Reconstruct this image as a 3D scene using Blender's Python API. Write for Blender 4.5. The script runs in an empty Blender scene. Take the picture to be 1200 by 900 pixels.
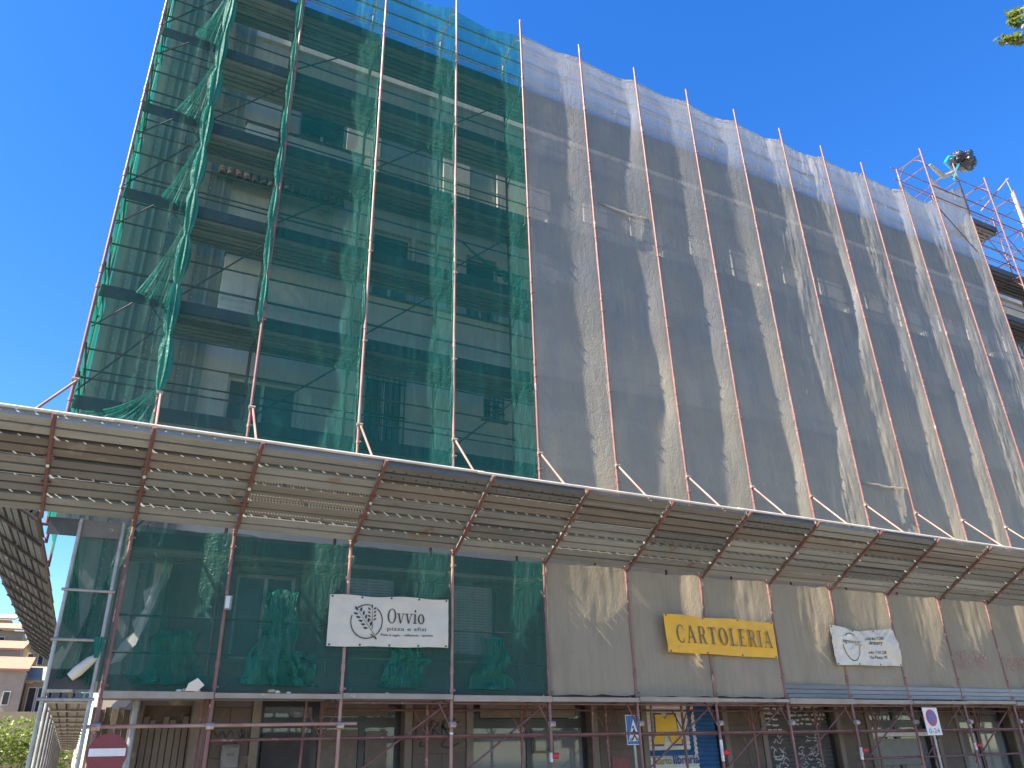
import bpy, bmesh, math, random
from mathutils import Vector, Matrix, noise
random.seed(7)
SC = bpy.context.scene
COL = SC.collection
rad = math.radians

# ------------------------------------------------------------------ camera
cam = bpy.data.cameras.new('camera')
cam.sensor_width = 36; cam.lens = 36*917.42/1200
cam.clip_start = .1; cam.clip_end = 3000
cam_o = bpy.data.objects.new('camera', cam); COL.objects.link(cam_o)
R_ = Vector((0.89142158, -0.45247108, -0.02524844)); U_ = Vector((-0.17616469, -0.39732055, 0.90061223)); F_ = Vector((0.41753271, 0.79837729, 0.43388954))
cm = Matrix((R_, U_, -F_)).transposed().to_4x4(); cm.translation = (-5.2548, -12.4415, 1.6)
cam_o.matrix_world = cm
SC.camera = cam_o
# ------------------------------------------------------------------ light
SUN_E, SUN_AZ = rad(48), rad(5)          # elevation; angle in front of the facade plane, sun on the left
to_sun = Vector((-math.cos(SUN_AZ)*math.cos(SUN_E), -math.sin(SUN_AZ)*math.cos(SUN_E), math.sin(SUN_E)))
w = bpy.data.worlds.new('World'); SC.world = w; w.use_nodes = True
nt = w.node_tree; nt.nodes.clear()
sky = nt.nodes.new('ShaderNodeTexSky'); sky.sky_type = 'NISHITA'; sky.sun_disc = False
sky.sun_elevation = SUN_E; sky.sun_rotation = math.atan2(to_sun.x, to_sun.y)
sky.air_density = 1.0; sky.dust_density = .25; sky.ozone_density = 2.6; sky.altitude = 50
hs = nt.nodes.new('ShaderNodeHueSaturation'); hs.inputs['Saturation'].default_value = 1.36; hs.inputs['Hue'].default_value = .512
bg = nt.nodes.new('ShaderNodeBackground'); bg.inputs[1].default_value = .10
wo = nt.nodes.new('ShaderNodeOutputWorld')
nt.links.new(sky.outputs[0], hs.inputs['Color']); nt.links.new(hs.outputs[0], bg.inputs[0]); nt.links.new(bg.outputs[0], wo.inputs[0])
sl = bpy.data.lights.new('sun', 'SUN'); sl.energy = 5; sl.angle = rad(.53); sl.color = (1, .9, .76)
so = bpy.data.objects.new('sun', sl); COL.objects.link(so); so.location = (-30, -10, 40)
so.rotation_euler = (-to_sun).to_track_quat('-Z', 'Y').to_euler()
SC.view_settings.view_transform = 'Standard'; SC.view_settings.look = 'None'
SC.view_settings.gamma = 1; SC.view_settings.exposure = 1.8; SC.view_settings.use_curve_mapping = False
SC.render.engine = 'CYCLES'
SC.cycles.max_bounces = 10; SC.cycles.transparent_max_bounces = 24
SC.cycles.diffuse_bounces = 5; SC.cycles.transmission_bounces = 6
SC.cycles.use_denoising = True
SC.cycles.sample_clamp_indirect = 6

# ------------------------------------------------------------------ materials
def new_mat(name):
    m = bpy.data.materials.new(name); m.use_nodes = True
    t = m.node_tree; t.nodes.clear()
    return m, t
def N(t, typ, **kw):
    n = t.nodes.new(typ)
    for k, v in kw.items():
        if k[0] == 'i' and k[1:].isdigit(): n.inputs[int(k[1:])].default_value = v
        elif k in n.inputs: n.inputs[k].default_value = v
        else: setattr(n, k, v)
    return n
def c4(c): return (c[0], c[1], c[2], 1)
def coords(t, scale=(1, 1, 1), space='POS'):
    mp = N(t, 'ShaderNodeMapping'); mp.inputs['Scale'].default_value = scale
    if space == 'POS':
        g = N(t, 'ShaderNodeNewGeometry'); t.links.new(g.outputs['Position'], mp.inputs[0])
    else:
        g = N(t, 'ShaderNodeTexCoord'); t.links.new(g.outputs['Object'], mp.inputs[0])
    return mp.outputs[0]
def noise_fac(t, vec, scale, lo, hi, detail=5, rough=.6, dist=0):
    n = N(t, 'ShaderNodeTexNoise', Scale=scale, Detail=detail, Roughness=rough, Distortion=dist)
    t.links.new(vec, n.inputs['Vector'])
    r = N(t, 'ShaderNodeMapRange'); r.clamp = True
    r.inputs[1].default_value = lo; r.inputs[2].default_value = hi
    t.links.new(n.outputs['Fac'], r.inputs[0])
    return r.outputs[0]
def mixc(t, fac, a, b):
    m = N(t, 'ShaderNodeMix', data_type='RGBA')
    for s, v in ((6, a), (7, b)):
        if isinstance(v, tuple): m.inputs[s].default_value = c4(v)
        else: t.links.new(v, m.inputs[s])
    if isinstance(fac, float): m.inputs[0].default_value = fac
    else: t.links.new(fac, m.inputs[0])
    return m.outputs[2]
def rough_mat(name, c1, c2=None, scale=3, lo=.35, hi=.65, rough=.7, metal=0, bump=.2, bscale=40, bdist=.01, stretch=(1, 1, 1), spots=None, sscale=8, slo=.55, shi=.62, rnd=0):
    m, t = new_mat(name)
    c2 = c2 or tuple(x*.6 for x in c1)
    v = coords(t, stretch)
    col = mixc(t, noise_fac(t, v, scale, lo, hi), c1, c2)
    if spots: col = mixc(t, noise_fac(t, v, sscale, slo, shi, 6, .7), col, spots)
    if rnd:
        oi = N(t, 'ShaderNodeObjectInfo'); mr = N(t, 'ShaderNodeMapRange'); mr.inputs[3].default_value = 1-rnd; mr.inputs[4].default_value = 1+rnd
        t.links.new(oi.outputs['Random'], mr.inputs[0])
        h = N(t, 'ShaderNodeHueSaturation'); t.links.new(mr.outputs[0], h.inputs['Value']); t.links.new(col, h.inputs['Color']); col = h.outputs[0]
    b = N(t, 'ShaderNodeBsdfPrincipled'); b.inputs['Roughness'].default_value = rough; b.inputs['Metallic'].default_value = metal
    t.links.new(col, b.inputs['Base Color'])
    if bump:
        n = N(t, 'ShaderNodeTexNoise', Scale=bscale, Detail=4); t.links.new(v, n.inputs['Vector'])
        bp = N(t, 'ShaderNodeBump', Strength=bump, Distance=bdist); t.links.new(n.outputs['Fac'], bp.inputs['Height']); t.links.new(bp.outputs[0], b.inputs['Normal'])
    o = N(t, 'ShaderNodeOutputMaterial'); t.links.new(b.outputs[0], o.inputs[0])
    return m
def net_mat(name, col, col2, alpha, avar, trans=.4, bump=.5, spots=None, rippl=1.0, dirt=None, low_bounce=None, fine=16, gloss=.035, nstretch=(2.6, 2.6, .9), nscale=3.2):
    """woven safety mesh: part open weave (transparent), part fibre that reflects and passes light"""
    m, t = new_mat(name)
    v = coords(t); vs = coords(t, (9, 9, .35))
    streak = noise_fac(t, vs, 1.6, .3, .7, 4, .55)
    patch = noise_fac(t, v, .55, .3, .7, 3, .5)
    c = mixc(t, streak, col, col2)
    if dirt: c = mixc(t, noise_fac(t, coords(t, (1.4, 1.4, .5)), 1.1, .5, .75, 6, .65), c, dirt)
    if low_bounce:            # warm bounce light painted into the foot of the sheets, ragged upper limit
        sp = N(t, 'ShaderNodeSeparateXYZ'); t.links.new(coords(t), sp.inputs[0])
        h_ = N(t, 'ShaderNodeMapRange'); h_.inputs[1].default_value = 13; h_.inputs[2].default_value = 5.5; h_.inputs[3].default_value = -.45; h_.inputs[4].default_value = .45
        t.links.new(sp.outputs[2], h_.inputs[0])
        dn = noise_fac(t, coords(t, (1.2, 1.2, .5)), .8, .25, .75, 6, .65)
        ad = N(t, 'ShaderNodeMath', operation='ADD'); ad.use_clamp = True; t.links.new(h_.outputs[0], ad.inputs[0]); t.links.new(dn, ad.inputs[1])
        c = mixc(t, ad.outputs[0], c, low_bounce)
    if spots: c = mixc(t, noise_fac(t, coords(t), 5, .71, .74, 4, .6), c, spots)
    a1 = N(t, 'ShaderNodeMath', operation='MULTIPLY_ADD'); a1.inputs[1].default_value = avar; a1.inputs[2].default_value = alpha-avar*.5
    av = N(t, 'ShaderNodeMath', operation='ADD'); t.links.new(streak, av.inputs[0]); t.links.new(patch, av.inputs[1])
    ah = N(t, 'ShaderNodeMath', operation='MULTIPLY'); ah.inputs[1].default_value = .5; t.links.new(av.outputs[0], ah.inputs[0])
    t.links.new(ah.outputs[0], a1.inputs[0])
    al = N(t, 'ShaderNodeClamp'); t.links.new(a1.outputs[0], al.inputs[0])
    # crumple relief: vertical ripples + fine crinkles
    n1 = N(t, 'ShaderNodeTexNoise', Scale=nscale, Detail=5, Roughness=.6, Distortion=1.2); t.links.new(coords(t, nstretch), n1.inputs['Vector'])
    n2 = N(t, 'ShaderNodeTexNoise', Scale=fine, Detail=3, Distortion=.8); t.links.new(coords(t, (1, 1, 1.6)), n2.inputs['Vector'])
    b1 = N(t, 'ShaderNodeBump', Strength=bump, Distance=.05*rippl); t.links.new(n1.outputs['Fac'], b1.inputs['Height'])
    b2 = N(t, 'ShaderNodeBump', Strength=min(1, bump*1.2), Distance=.3/fine); t.links.new(n2.outputs['Fac'], b2.inputs['Height']); t.links.new(b1.outputs[0], b2.inputs['Normal'])
    d = N(t, 'ShaderNodeBsdfDiffuse'); tr = N(t, 'ShaderNodeBsdfTranslucent'); tp = N(t, 'ShaderNodeBsdfTransparent')
    for s in (d, tr): t.links.new(c, s.inputs['Color']); t.links.new(b2.outputs[0], s.inputs['Normal'])
    mx = N(t, 'ShaderNodeMixShader'); mx.inputs[0].default_value = trans
    t.links.new(d.outputs[0], mx.inputs[1]); t.links.new(tr.outputs[0], mx.inputs[2])
    gl = N(t, 'ShaderNodeBsdfGlossy', Roughness=.45); gl.inputs['Color'].default_value = (.9, .9, .9, 1); t.links.new(b2.outputs[0], gl.inputs['Normal'])
    mg = N(t, 'ShaderNodeMixShader'); mg.inputs[0].default_value = gloss; t.links.new(mx.outputs[0], mg.inputs[1]); t.links.new(gl.outputs[0], mg.inputs[2])
    ma = N(t, 'ShaderNodeMixShader'); t.links.new(al.outputs[0], ma.inputs[0]); t.links.new(tp.outputs[0], ma.inputs[1]); t.links.new(mg.outputs[0], ma.inputs[2])
    o = N(t, 'ShaderNodeOutputMaterial'); t.links.new(ma.outputs[0], o.inputs[0])
    return m
def plank_mat(name, c1, c2, pitch, radius, rows, rust=None, rough=.55, metal=.15):
    """steel plank with punched holes; rows = list of (y centre) in plank space, or None for all over"""
    m, t = new_mat(name)
    v = coords(t, (1, 1, 1)); vo = coords(t, (1, 1, 1), 'OBJ')
    col = mixc(t, noise_fac(t, coords(t, (.5, 3, 3)), 2.2, .35, .65), c1, c2)
    if rust: col = mixc(t, noise_fac(t, v, 2.3, .6, .7, 6, .7), col, rust)
    oi = N(t, 'ShaderNodeObjectInfo'); mr = N(t, 'ShaderNodeMapRange'); mr.inputs[3].default_value = .72; mr.inputs[4].default_value = 1.25
    t.links.new(oi.outputs['Random'], mr.inputs[0])
    h = N(t, 'ShaderNodeHueSaturation'); t.links.new(mr.outputs[0], h.inputs['Value']); t.links.new(col, h.inputs['Color'])
    b = N(t, 'ShaderNodeBsdfPrincipled'); b.inputs['Roughness'].default_value = rough; b.inputs['Metallic'].default_value = metal
    t.links.new(h.outputs[0], b.inputs['Base Color'])
    nb = N(t, 'ShaderNodeTexNoise', Scale=30, Detail=4); t.links.new(v, nb.inputs['Vector'])
    bp = N(t, 'ShaderNodeBump', Strength=.25, Distance=.01); t.links.new(nb.outputs['Fac'], bp.inputs['Height']); t.links.new(bp.outputs[0], b.inputs['Normal'])
    out = b.outputs[0]
    if pitch:
        sx = N(t, 'ShaderNodeSeparateXYZ'); t.links.new(vo, sx.inputs[0])
        def cell(sock, p, off):
            a = N(t, 'ShaderNodeMath', operation='ADD'); a.inputs[1].default_value = off; t.links.new(sock, a.inputs[0])
            pp = N(t, 'ShaderNodeMath', operation='PINGPONG'); pp.inputs[1].default_value = p*.5; t.links.new(a.outputs[0], pp.inputs[0])
            return pp.outputs[0]
        def sq(s):
            q = N(t, 'ShaderNodeMath', operation='MULTIPLY'); t.links.new(s, q.inputs[0]); t.links.new(s, q.inputs[1]); return q.outputs[0]
        def add(a, b2):
            q = N(t, 'ShaderNodeMath', operation='ADD'); t.links.new(a, q.inputs[0]); t.links.new(b2, q.inputs[1]); return q.outputs[0]
        dx = sq(cell(sx.outputs[0], pitch, 0))
        masks = []
        if rows is None:
            masks.append(add(dx, sq(cell(sx.outputs[1], pitch, .0))))
        else:
            for y in rows:
                a = N(t, 'ShaderNodeMath', operation='SUBTRACT'); a.inputs[1].default_value = y; t.links.new(sx.outputs[1], a.inputs[0])
                masks.append(add(dx, sq(a.outputs[0])))
        cur = masks[0]
        for mk in masks[1:]:
            q = N(t, 'ShaderNodeMath', operation='MINIMUM'); t.links.new(cur, q.inputs[0]); t.links.new(mk, q.inputs[1]); cur = q.outputs[0]
        lt = N(t, 'ShaderNodeMath', operation='LESS_THAN'); lt.inputs[1].default_value = radius*radius; t.links.new(cur, lt.inputs[0])
        tp = N(t, 'ShaderNodeBsdfTransparent'); mx = N(t, 'ShaderNodeMixShader')
        t.links.new(lt.outputs[0], mx.inputs[0]); t.links.new(out, mx.inputs[1]); t.links.new(tp.outputs[0], mx.inputs[2]); out = mx.outputs[0]
    o = N(t, 'ShaderNodeOutputMaterial'); t.links.new(out, o.inputs[0])
    return m
def glass_mat(name, tint):
    m, t = new_mat(name)
    b = N(t, 'ShaderNodeBsdfPrincipled'); b.inputs['Base Color'].default_value = c4(tint); b.inputs['Roughness'].default_value = .04
    b.inputs['Transmission Weight'].default_value = .75; b.inputs['IOR'].default_value = 1.45
    o = N(t, 'ShaderNodeOutputMaterial'); t.links.new(b.outputs[0], o.inputs[0])
    return m
def leaf_mat(name, a, b_):
    m, t = new_mat(name)
    col = mixc(t, noise_fac(t, coords(t), 2.5, .3, .7), a, b_)
    d = N(t, 'ShaderNodeBsdfDiffuse'); tr = N(t, 'ShaderNodeBsdfTranslucent'); g = N(t, 'ShaderNodeBsdfGlossy', Roughness=.4)
    for s in (d, tr): t.links.new(col, s.inputs['Color'])
    m1 = N(t, 'ShaderNodeMixShader'); m1.inputs[0].default_value = .45; t.links.new(d.outputs[0], m1.inputs[1]); t.links.new(tr.outputs[0], m1.inputs[2])
    m2 = N(t, 'ShaderNodeMixShader'); m2.inputs[0].default_value = .06; t.links.new(m1.outputs[0], m2.inputs[1]); t.links.new(g.outputs[0], m2.inputs[2])
    o = N(t, 'ShaderNodeOutputMaterial'); t.links.new(m2.outputs[0], o.inputs[0])
    return m

M = {}
M['post'] = rough_mat('post_paint', (.235, .115, .098), (.165, .073, .062), 2.2, rough=.5, bump=.25, spots=(.42, .30, .25), sscale=3.5, slo=.58, shi=.68)
M['pale_post'] = rough_mat('pale_post_paint', (.40, .25, .20), (.28, .12, .095), 1.6, rough=.5, bump=.2)
M['tube'] = rough_mat('rusty_tube', (.125, .05, .042), (.18, .085, .068), 5, rough=.55, bump=.25, spots=(.28, .23, .20), sscale=9, slo=.62, shi=.68)
M['dark_tube'] = rough_mat('dark_tube', (.05, .048, .046), (.085, .065, .055), 4, rough=.5, bump=.2)
M['galv'] = rough_mat('galvanised', (.38, .37, .34), (.25, .24, .22), 6, rough=.42, metal=.4, bump=.15)
M['coupler'] = rough_mat('coupler_steel', (.45, .42, .38), (.3, .2, .16), 12, rough=.45, metal=.4)
M['board'] = rough_mat('toe_board', (.055, .055, .053), (.08, .077, .07), 2, rough=.6, bump=.2, spots=(.3, .28, .25), sscale=6, slo=.66, shi=.7, rnd=.2)
M['plank'] = plank_mat('steel_plank', (.262, .275, .262), (.205, .215, .206), .21, .0155, [.012, .334], rust=(.20, .13, .09))
M['plank_perf'] = plank_mat('perforated_plank', (.26, .25, .225), (.21, .2, .175), .046, .0115, None)
M['plank_plain'] = plank_mat('plain_plank', (.215, .225, .222), (.165, .173, .172), 0, 0, None, rust=(.2, .15, .1))
M['plank_brown'] = plank_mat('brown_plank', (.205, .19, .168), (.16, .147, .13), 0, 0, None, rust=(.26, .24, .21), rough=.6, metal=.2)
M['plank_dark'] = plank_mat('dark_plank', (.125, .13, .13), (.095, .10, .103), .2, .0125, [.009, .09, .21])
M['deck'] = plank_mat('deck_plank', (.36, .36, .34), (.26, .26, .24), 0, 0, None, rust=(.18, .12, .08))
M['ledge'] = rough_mat('ledge_timber', (.34, .295, .235), (.27, .225, .175), 3, rough=.7, bump=.3, spots=(.45, .41, .35), sscale=6, slo=.62, shi=.68)
M['edge_tube'] = rough_mat('edge_tube', (.62, .59, .54), (.48, .44, .39), 3, rough=.45, metal=.0, bump=.1)
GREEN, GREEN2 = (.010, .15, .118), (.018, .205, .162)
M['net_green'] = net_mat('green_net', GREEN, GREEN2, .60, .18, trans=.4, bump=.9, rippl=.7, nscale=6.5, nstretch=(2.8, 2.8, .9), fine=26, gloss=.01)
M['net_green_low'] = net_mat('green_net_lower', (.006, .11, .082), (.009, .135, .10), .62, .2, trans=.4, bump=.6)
M['net_green_thin'] = net_mat('green_net_thin', GREEN, GREEN2, .34, .24, trans=.5, bump=.5, gloss=.01)
M['net_bunch'] = net_mat('green_net_bunched', (.01, .22, .16), (.02, .32, .24), .82, .35, trans=.5, bump=1.0)
M['net_fan'] = net_mat('green_net_fan', (.01, .22, .16), (.02, .30, .23), .42, .75, trans=.5, bump=1.0)
M['net_heap'] = net_mat('green_net_heap', (.008, .20, .14), (.015, .28, .20), .64, .5, trans=.45, bump=1.0, nscale=5)
M['net_grey'] = net_mat('grey_net', (.375, .37, .345), (.40, .395, .368), .84, .05, trans=.45, bump=.6, rippl=.45, fine=24, spots=(.42, .40, .36), dirt=(.325, .318, .295), low_bounce=(.56, .49, .35))
M['net_grey_low'] = net_mat('grey_net_lower', (.42, .35, .24), (.45, .375, .26), .90, .06, trans=.35, bump=.5, rippl=.5, fine=24, dirt=(.35, .285, .185))
M['sheet_hem'] = net_mat('net_hem', (.40, .38, .34), (.48, .46, .42), .95, .1, trans=.35, bump=1.0)
M['wall'] = rough_mat('beige_render', (.72, .68, .60), (.63, .59, .51), 1.4, rough=.85, bump=.3, bscale=25)
M['parapet'] = rough_mat('parapet_render', (.78, .75, .68), (.68, .65, .58), 1.2, rough=.85, bump=.3, bscale=25)
M['white_wall'] = rough_mat('white_render', (.76, .74, .69), (.66, .63, .57), 2, rough=.8, bump=.2)
M['rib'] = rough_mat('grey_panel', (.30, .30, .27), (.24, .24, .215), 1.5, rough=.7, bump=.3, stretch=(3, 3, .4))
M['rib_light'] = rough_mat('light_panel', (.42, .41, .37), (.34, .33, .30), 1.5, rough=.7, bump=.3, stretch=(3, 3, .4))
M['stone'] = rough_mat('shop_stone', (.135, .103, .075), (.10, .076, .055), 2.5, rough=.75, bump=.4, bscale=30, spots=(.22, .17, .13), sscale=5, slo=.6, shi=.7, rnd=.12)
M['trim'] = rough_mat('stone_trim', (.20, .16, .12), (.155, .125, .09), 3, rough=.7, bump=.3)
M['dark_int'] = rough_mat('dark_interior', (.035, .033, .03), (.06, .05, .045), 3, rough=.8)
M['frame_black'] = rough_mat('black_frame', (.02, .02, .022), (.035, .033, .03), 3, rough=.35, bump=.05)
M['frame_white'] = rough_mat('white_frame', (.7, .69, .66), (.6, .58, .54), 4, rough=.45, bump=.05)
M['glass'] = glass_mat('shop_glass', (.55, .6, .6))
M['shutter_dark'] = rough_mat('dark_shutter', (.085, .08, .075), (.12, .115, .105), 4, rough=.5, bump=.2)
M['shutter_white'] = rough_mat('white_shutter', (.78, .75, .68), (.68, .64, .56), 4, rough=.5, bump=.2)
M['shutter_blue'] = rough_mat('blue_shutter', (.03, .10, .24), (.04, .13, .28), 4, rough=.5, bump=.2)
M['shutter_green'] = rough_mat('green_blind', (.05, .13, .12), (.04, .09, .09), 4, rough=.6)
M['paint_yellow'] = rough_mat('yellow_paint', (.82, .50, .02), (.72, .43, .02), 8, rough=.5, bump=.05)
M['paint_blue'] = rough_mat('blue_paint', (.02, .04, .16), (.03, .05, .18), 8, rough=.5, bump=.05)
M['paint_olive'] = rough_mat('olive_paint', (.32, .27, .04), (.24, .2, .05), 8, rough=.5, bump=.05)
M['spray_black'] = rough_mat('black_spray', (.015, .014, .013), (.04, .035, .03), 20, rough=.6, bump=0)
M['spray_white'] = rough_mat('white_spray', (.55, .53, .5), (.3, .29, .27), 16, rough=.6, bump=0)
M['spray_red'] = net_mat('red_spray', (.48, .12, .10), (.42, .14, .12), .30, .3, trans=.1, bump=0)
M['pvc_white'] = rough_mat('white_vinyl', (.60, .54, .43), (.54, .485, .385), 3, rough=.35, bump=.15, bscale=6, bdist=.03)
M['pvc_yellow'] = rough_mat('yellow_vinyl', (.74, .385, .003), (.66, .33, .002), 3, rough=.38, bump=.15, bscale=6, bdist=.03)
M['ink'] = rough_mat('black_ink', (.02, .02, .02), (.03, .03, .03), 5, rough=.4, bump=0)
M['ink_brown'] = rough_mat('brown_ink', (.085, .06, .04), (.12, .08, .05), 9, rough=.4, bump=0)
M['sign_red'] = rough_mat('sign_red', (.20, .03, .03), (.15, .025, .028), 5, rough=.4, bump=.05)
M['sign_red_bright'] = rough_mat('sign_red_bright', (.50, .02, .03), (.42, .02, .03), 5, rough=.4, bump=.05)
M['sign_white'] = rough_mat('sign_white', (.72, .70, .66), (.6, .58, .54), 6, rough=.4, bump=.05)
M['sign_blue'] = rough_mat('sign_blue', (.015, .12, .40), (.02, .10, .33), 5, rough=.4, bump=.05)
M['asphalt'] = rough_mat('asphalt', (.165, .14, .105), (.13, .11, .082), 1.5, rough=.9, bump=.4, bscale=60)
M['dark_asphalt'] = rough_mat('dark_asphalt', (.05, .048, .045), (.04, .038, .035), 1.5, rough=.9, bump=.4, bscale=60)
M['pave'] = rough_mat('pavement', (.30, .25, .185), (.24, .20, .145), 2, rough=.85, bump=.3)
M['earth'] = rough_mat('dry_ground', (.13, .11, .07), (.08, .09, .04), .15, rough=.95, bump=.3)
M['line'] = rough_mat('road_paint', (.70, .69, .65), (.45, .43, .4), 6, rough=.7, bump=.1)
M['leaf'] = leaf_mat('plane_leaf', (.14, .20, .03), (.27, .28, .05))
M['leaf_dark'] = leaf_mat('dark_leaf', (.035, .08, .02), (.07, .12, .025))
M['leaf_hedge'] = leaf_mat('hedge_leaf', (.16, .24, .03), (.27, .33, .05))
M['bark'] = rough_mat('bark', (.20, .17, .12), (.36, .33, .26), 5, rough=.9, bump=.5)
M['pink_wall'] = rough_mat('pink_render', (.50, .38, .29), (.43, .32, .245), 2, rough=.9)
M['yellow_wall'] = rough_mat('ochre_render', (.55, .36, .14), (.47, .31, .12), 1, rough=.9)
M['tan_wall'] = rough_mat('tan_render', (.46, .36, .24), (.38, .29, .19), 1, rough=.9)
M['tile'] = rough_mat('roof_tile', (.42, .22, .13), (.32, .19, .12), 4, rough=.85, rnd=.2)
M['bag'] = rough_mat('black_plastic_bag', (.02, .02, .022), (.035, .035, .04), 4, rough=.25, bump=.6, bscale=14, bdist=.05)
M['cyan'] = rough_mat('cyan_paint', (.02, .42, .60), (.03, .36, .5), 5, rough=.4)
M['cloth'] = rough_mat('pale_sheet', (.66, .60, .48), (.55, .49, .38), 3, rough=.6)
M['rubble'] = rough_mat('rubble', (.45, .38, .30), (.5, .28, .15), 7, rough=.9, rnd=.3)
M['red_glass'] = rough_mat('red_lamp', (.5, .02, .04), (.42, .02, .03), 5, rough=.2, bump=0)
M['car_white'] = rough_mat('car_paint', (.78, .77, .75), (.76, .75, .73), 1, rough=.22, bump=0)
M['tyre'] = rough_mat('tyre', (.02, .02, .02), (.03, .03, .03), 5, rough=.8)
M['grey_box'] = rough_mat('grey_metal_box', (.20, .185, .165), (.16, .15, .13), 5, rough=.5)
M['paper'] = rough_mat('paper_notice', (.16, .13, .10), (.12, .10, .075), 9, rough=.8)
M['pipe'] = rough_mat('grey_pipe', (.30, .29, .27), (.22, .21, .2), 5, rough=.4, metal=.4)

# ------------------------------------------------------------------ object helpers
W = {}
def link(o, parent=None, mw=None):
    COL.objects.link(o)
    mw = mw or Matrix.Identity(4)
    if parent is not None:
        o.parent = parent; o.matrix_parent_inverse = W[parent.name].inverted()
    o.matrix_basis = mw; W[o.name] = mw.copy()
    return o
def thing(name, label, cat, loc=(0, 0, 0), group=None):
    o = bpy.data.objects.new(name, None); o.empty_display_size = .3
    link(o, None, Matrix.Translation(loc))
    o['label'] = label; o['category'] = cat
    if group: o['group'] = group
    return o
def tag(o, label, cat, group=None):
    o['label'] = label; o['category'] = cat
    if group: o['group'] = group
    return o
class MB:
    def __init__(s): s.v = []; s.f = []
    def add(s, vs, fs):
        k = len(s.v); s.v += [tuple(v) for v in vs]; s.f += [tuple(i+k for i in f) for f in fs]; return s
    def box(s, a, b):
        x0, y0, z0 = a; x1, y1, z1 = b
        return s.add([(x0,y0,z0),(x1,y0,z0),(x1,y1,z0),(x0,y1,z0),(x0,y0,z1),(x1,y0,z1),(x1,y1,z1),(x0,y1,z1)],
                     [(0,3,2,1),(4,5,6,7),(0,1,5,4),(1,2,6,5),(2,3,7,6),(3,0,4,7)])
    def tube(s, p, q, r, n=8, r2=None):
        p, q = Vector(p), Vector(q); d = (q-p).normalized()
        a = d.orthogonal().normalized(); b = d.cross(a); r2 = r if r2 is None else r2
        vs = []
        for c, rr in ((p, r), (q, r2)):
            for i in range(n):
                t = 2*math.pi*i/n; vs.append(c+(a*math.cos(t)+b*math.sin(t))*rr)
        fs = [(i, (i+1) % n, n+(i+1) % n, n+i) for i in range(n)] + [tuple(range(n-1, -1, -1)), tuple(range(n, 2*n))]
        return s.add(vs, fs)
    def path(s, pts, r, n=7):
        pts = [Vector(p) for p in pts]; k = len(s.v); up = Vector((.31, .2, .93)); L = len(pts); rr = r if isinstance(r, (list, tuple)) else [r]*L
        for i, p in enumerate(pts):
            d = (pts[min(i+1, L-1)]-pts[max(i-1, 0)]).normalized(); a = d.cross(up).normalized(); b = d.cross(a)
            for j in range(n):
                t = 2*math.pi*j/n; s.v.append(tuple(p+(a*math.cos(t)+b*math.sin(t))*rr[i]))
        for i in range(L-1):
            for j in range(n): s.f.append((k+i*n+j, k+i*n+(j+1) % n, k+(i+1)*n+(j+1) % n, k+(i+1)*n+j))
        s.f.append(tuple(k+j for j in range(n-1, -1, -1))); s.f.append(tuple(k+(L-1)*n+j for j in range(n)))
        return s
    def prism(s, poly, z0, z1, mapf):
        n = len(poly)
        vs = [mapf(x, y, z0) for x, y in poly]+[mapf(x, y, z1) for x, y in poly]
        return s.add(vs, [tuple(range(n)), tuple(range(2*n-1, n-1, -1))]+[(i, n+i, n+(i+1) % n, (i+1) % n) for i in range(n)])
    def mesh(s, name, mat, smooth=False):
        me = bpy.data.meshes.new(name); me.from_pydata(s.v, [], s.f)
        bm = bmesh.new(); bm.from_mesh(me); bmesh.ops.recalc_face_normals(bm, faces=bm.faces); bm.to_mesh(me); bm.free()
        if mat: me.materials.append(M[mat])
        if smooth:
            me.polygons.foreach_set('use_smooth', [True]*len(me.polygons))
            try: me.set_sharp_from_angle(angle=rad(40))
            except Exception: pass
        return me
    def build(s, name, mat, parent=None, smooth=False):
        return link(bpy.data.objects.new(name, s.mesh(name, mat, smooth)), parent)
def structure(o): o['kind'] = 'structure'; return o
_tubes = {}
def tube(name, p, q, r, mat, parent, n=10):
    """one tube; alike tubes share one unit mesh"""
    key = (mat, n)
    if key not in _tubes: _tubes[key] = MB().tube((0, 0, 0), (0, 0, 1), 1, n).mesh('tube', mat, True)
    p, q = Vector(p), Vector(q); d = q-p
    mw = Matrix.Translation(p) @ d.to_track_quat('Z', 'Y').to_matrix().to_4x4() @ Matrix.Diagonal((r, r, d.length, 1))
    return link(bpy.data.objects.new(name, _tubes[key]), parent, mw)
_boxes = {}
def boxo(name, a, b, mat, parent=None):
    if mat not in _boxes: _boxes[mat] = MB().box((0, 0, 0), (1, 1, 1)).mesh('box', mat)
    a, b = Vector(a), Vector(b); d = b-a
    return link(bpy.data.objects.new(name, _boxes[mat]), parent, Matrix.Translation(a) @ Matrix.Diagonal((d.x, d.y, d.z, 1)))
def nz(x, y, z): return noise.noise(Vector((x, y, z)))
def fbm(x, y, z): return noise.fractal(Vector((x, y, z)), 1.0, 2.0, 4)

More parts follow.
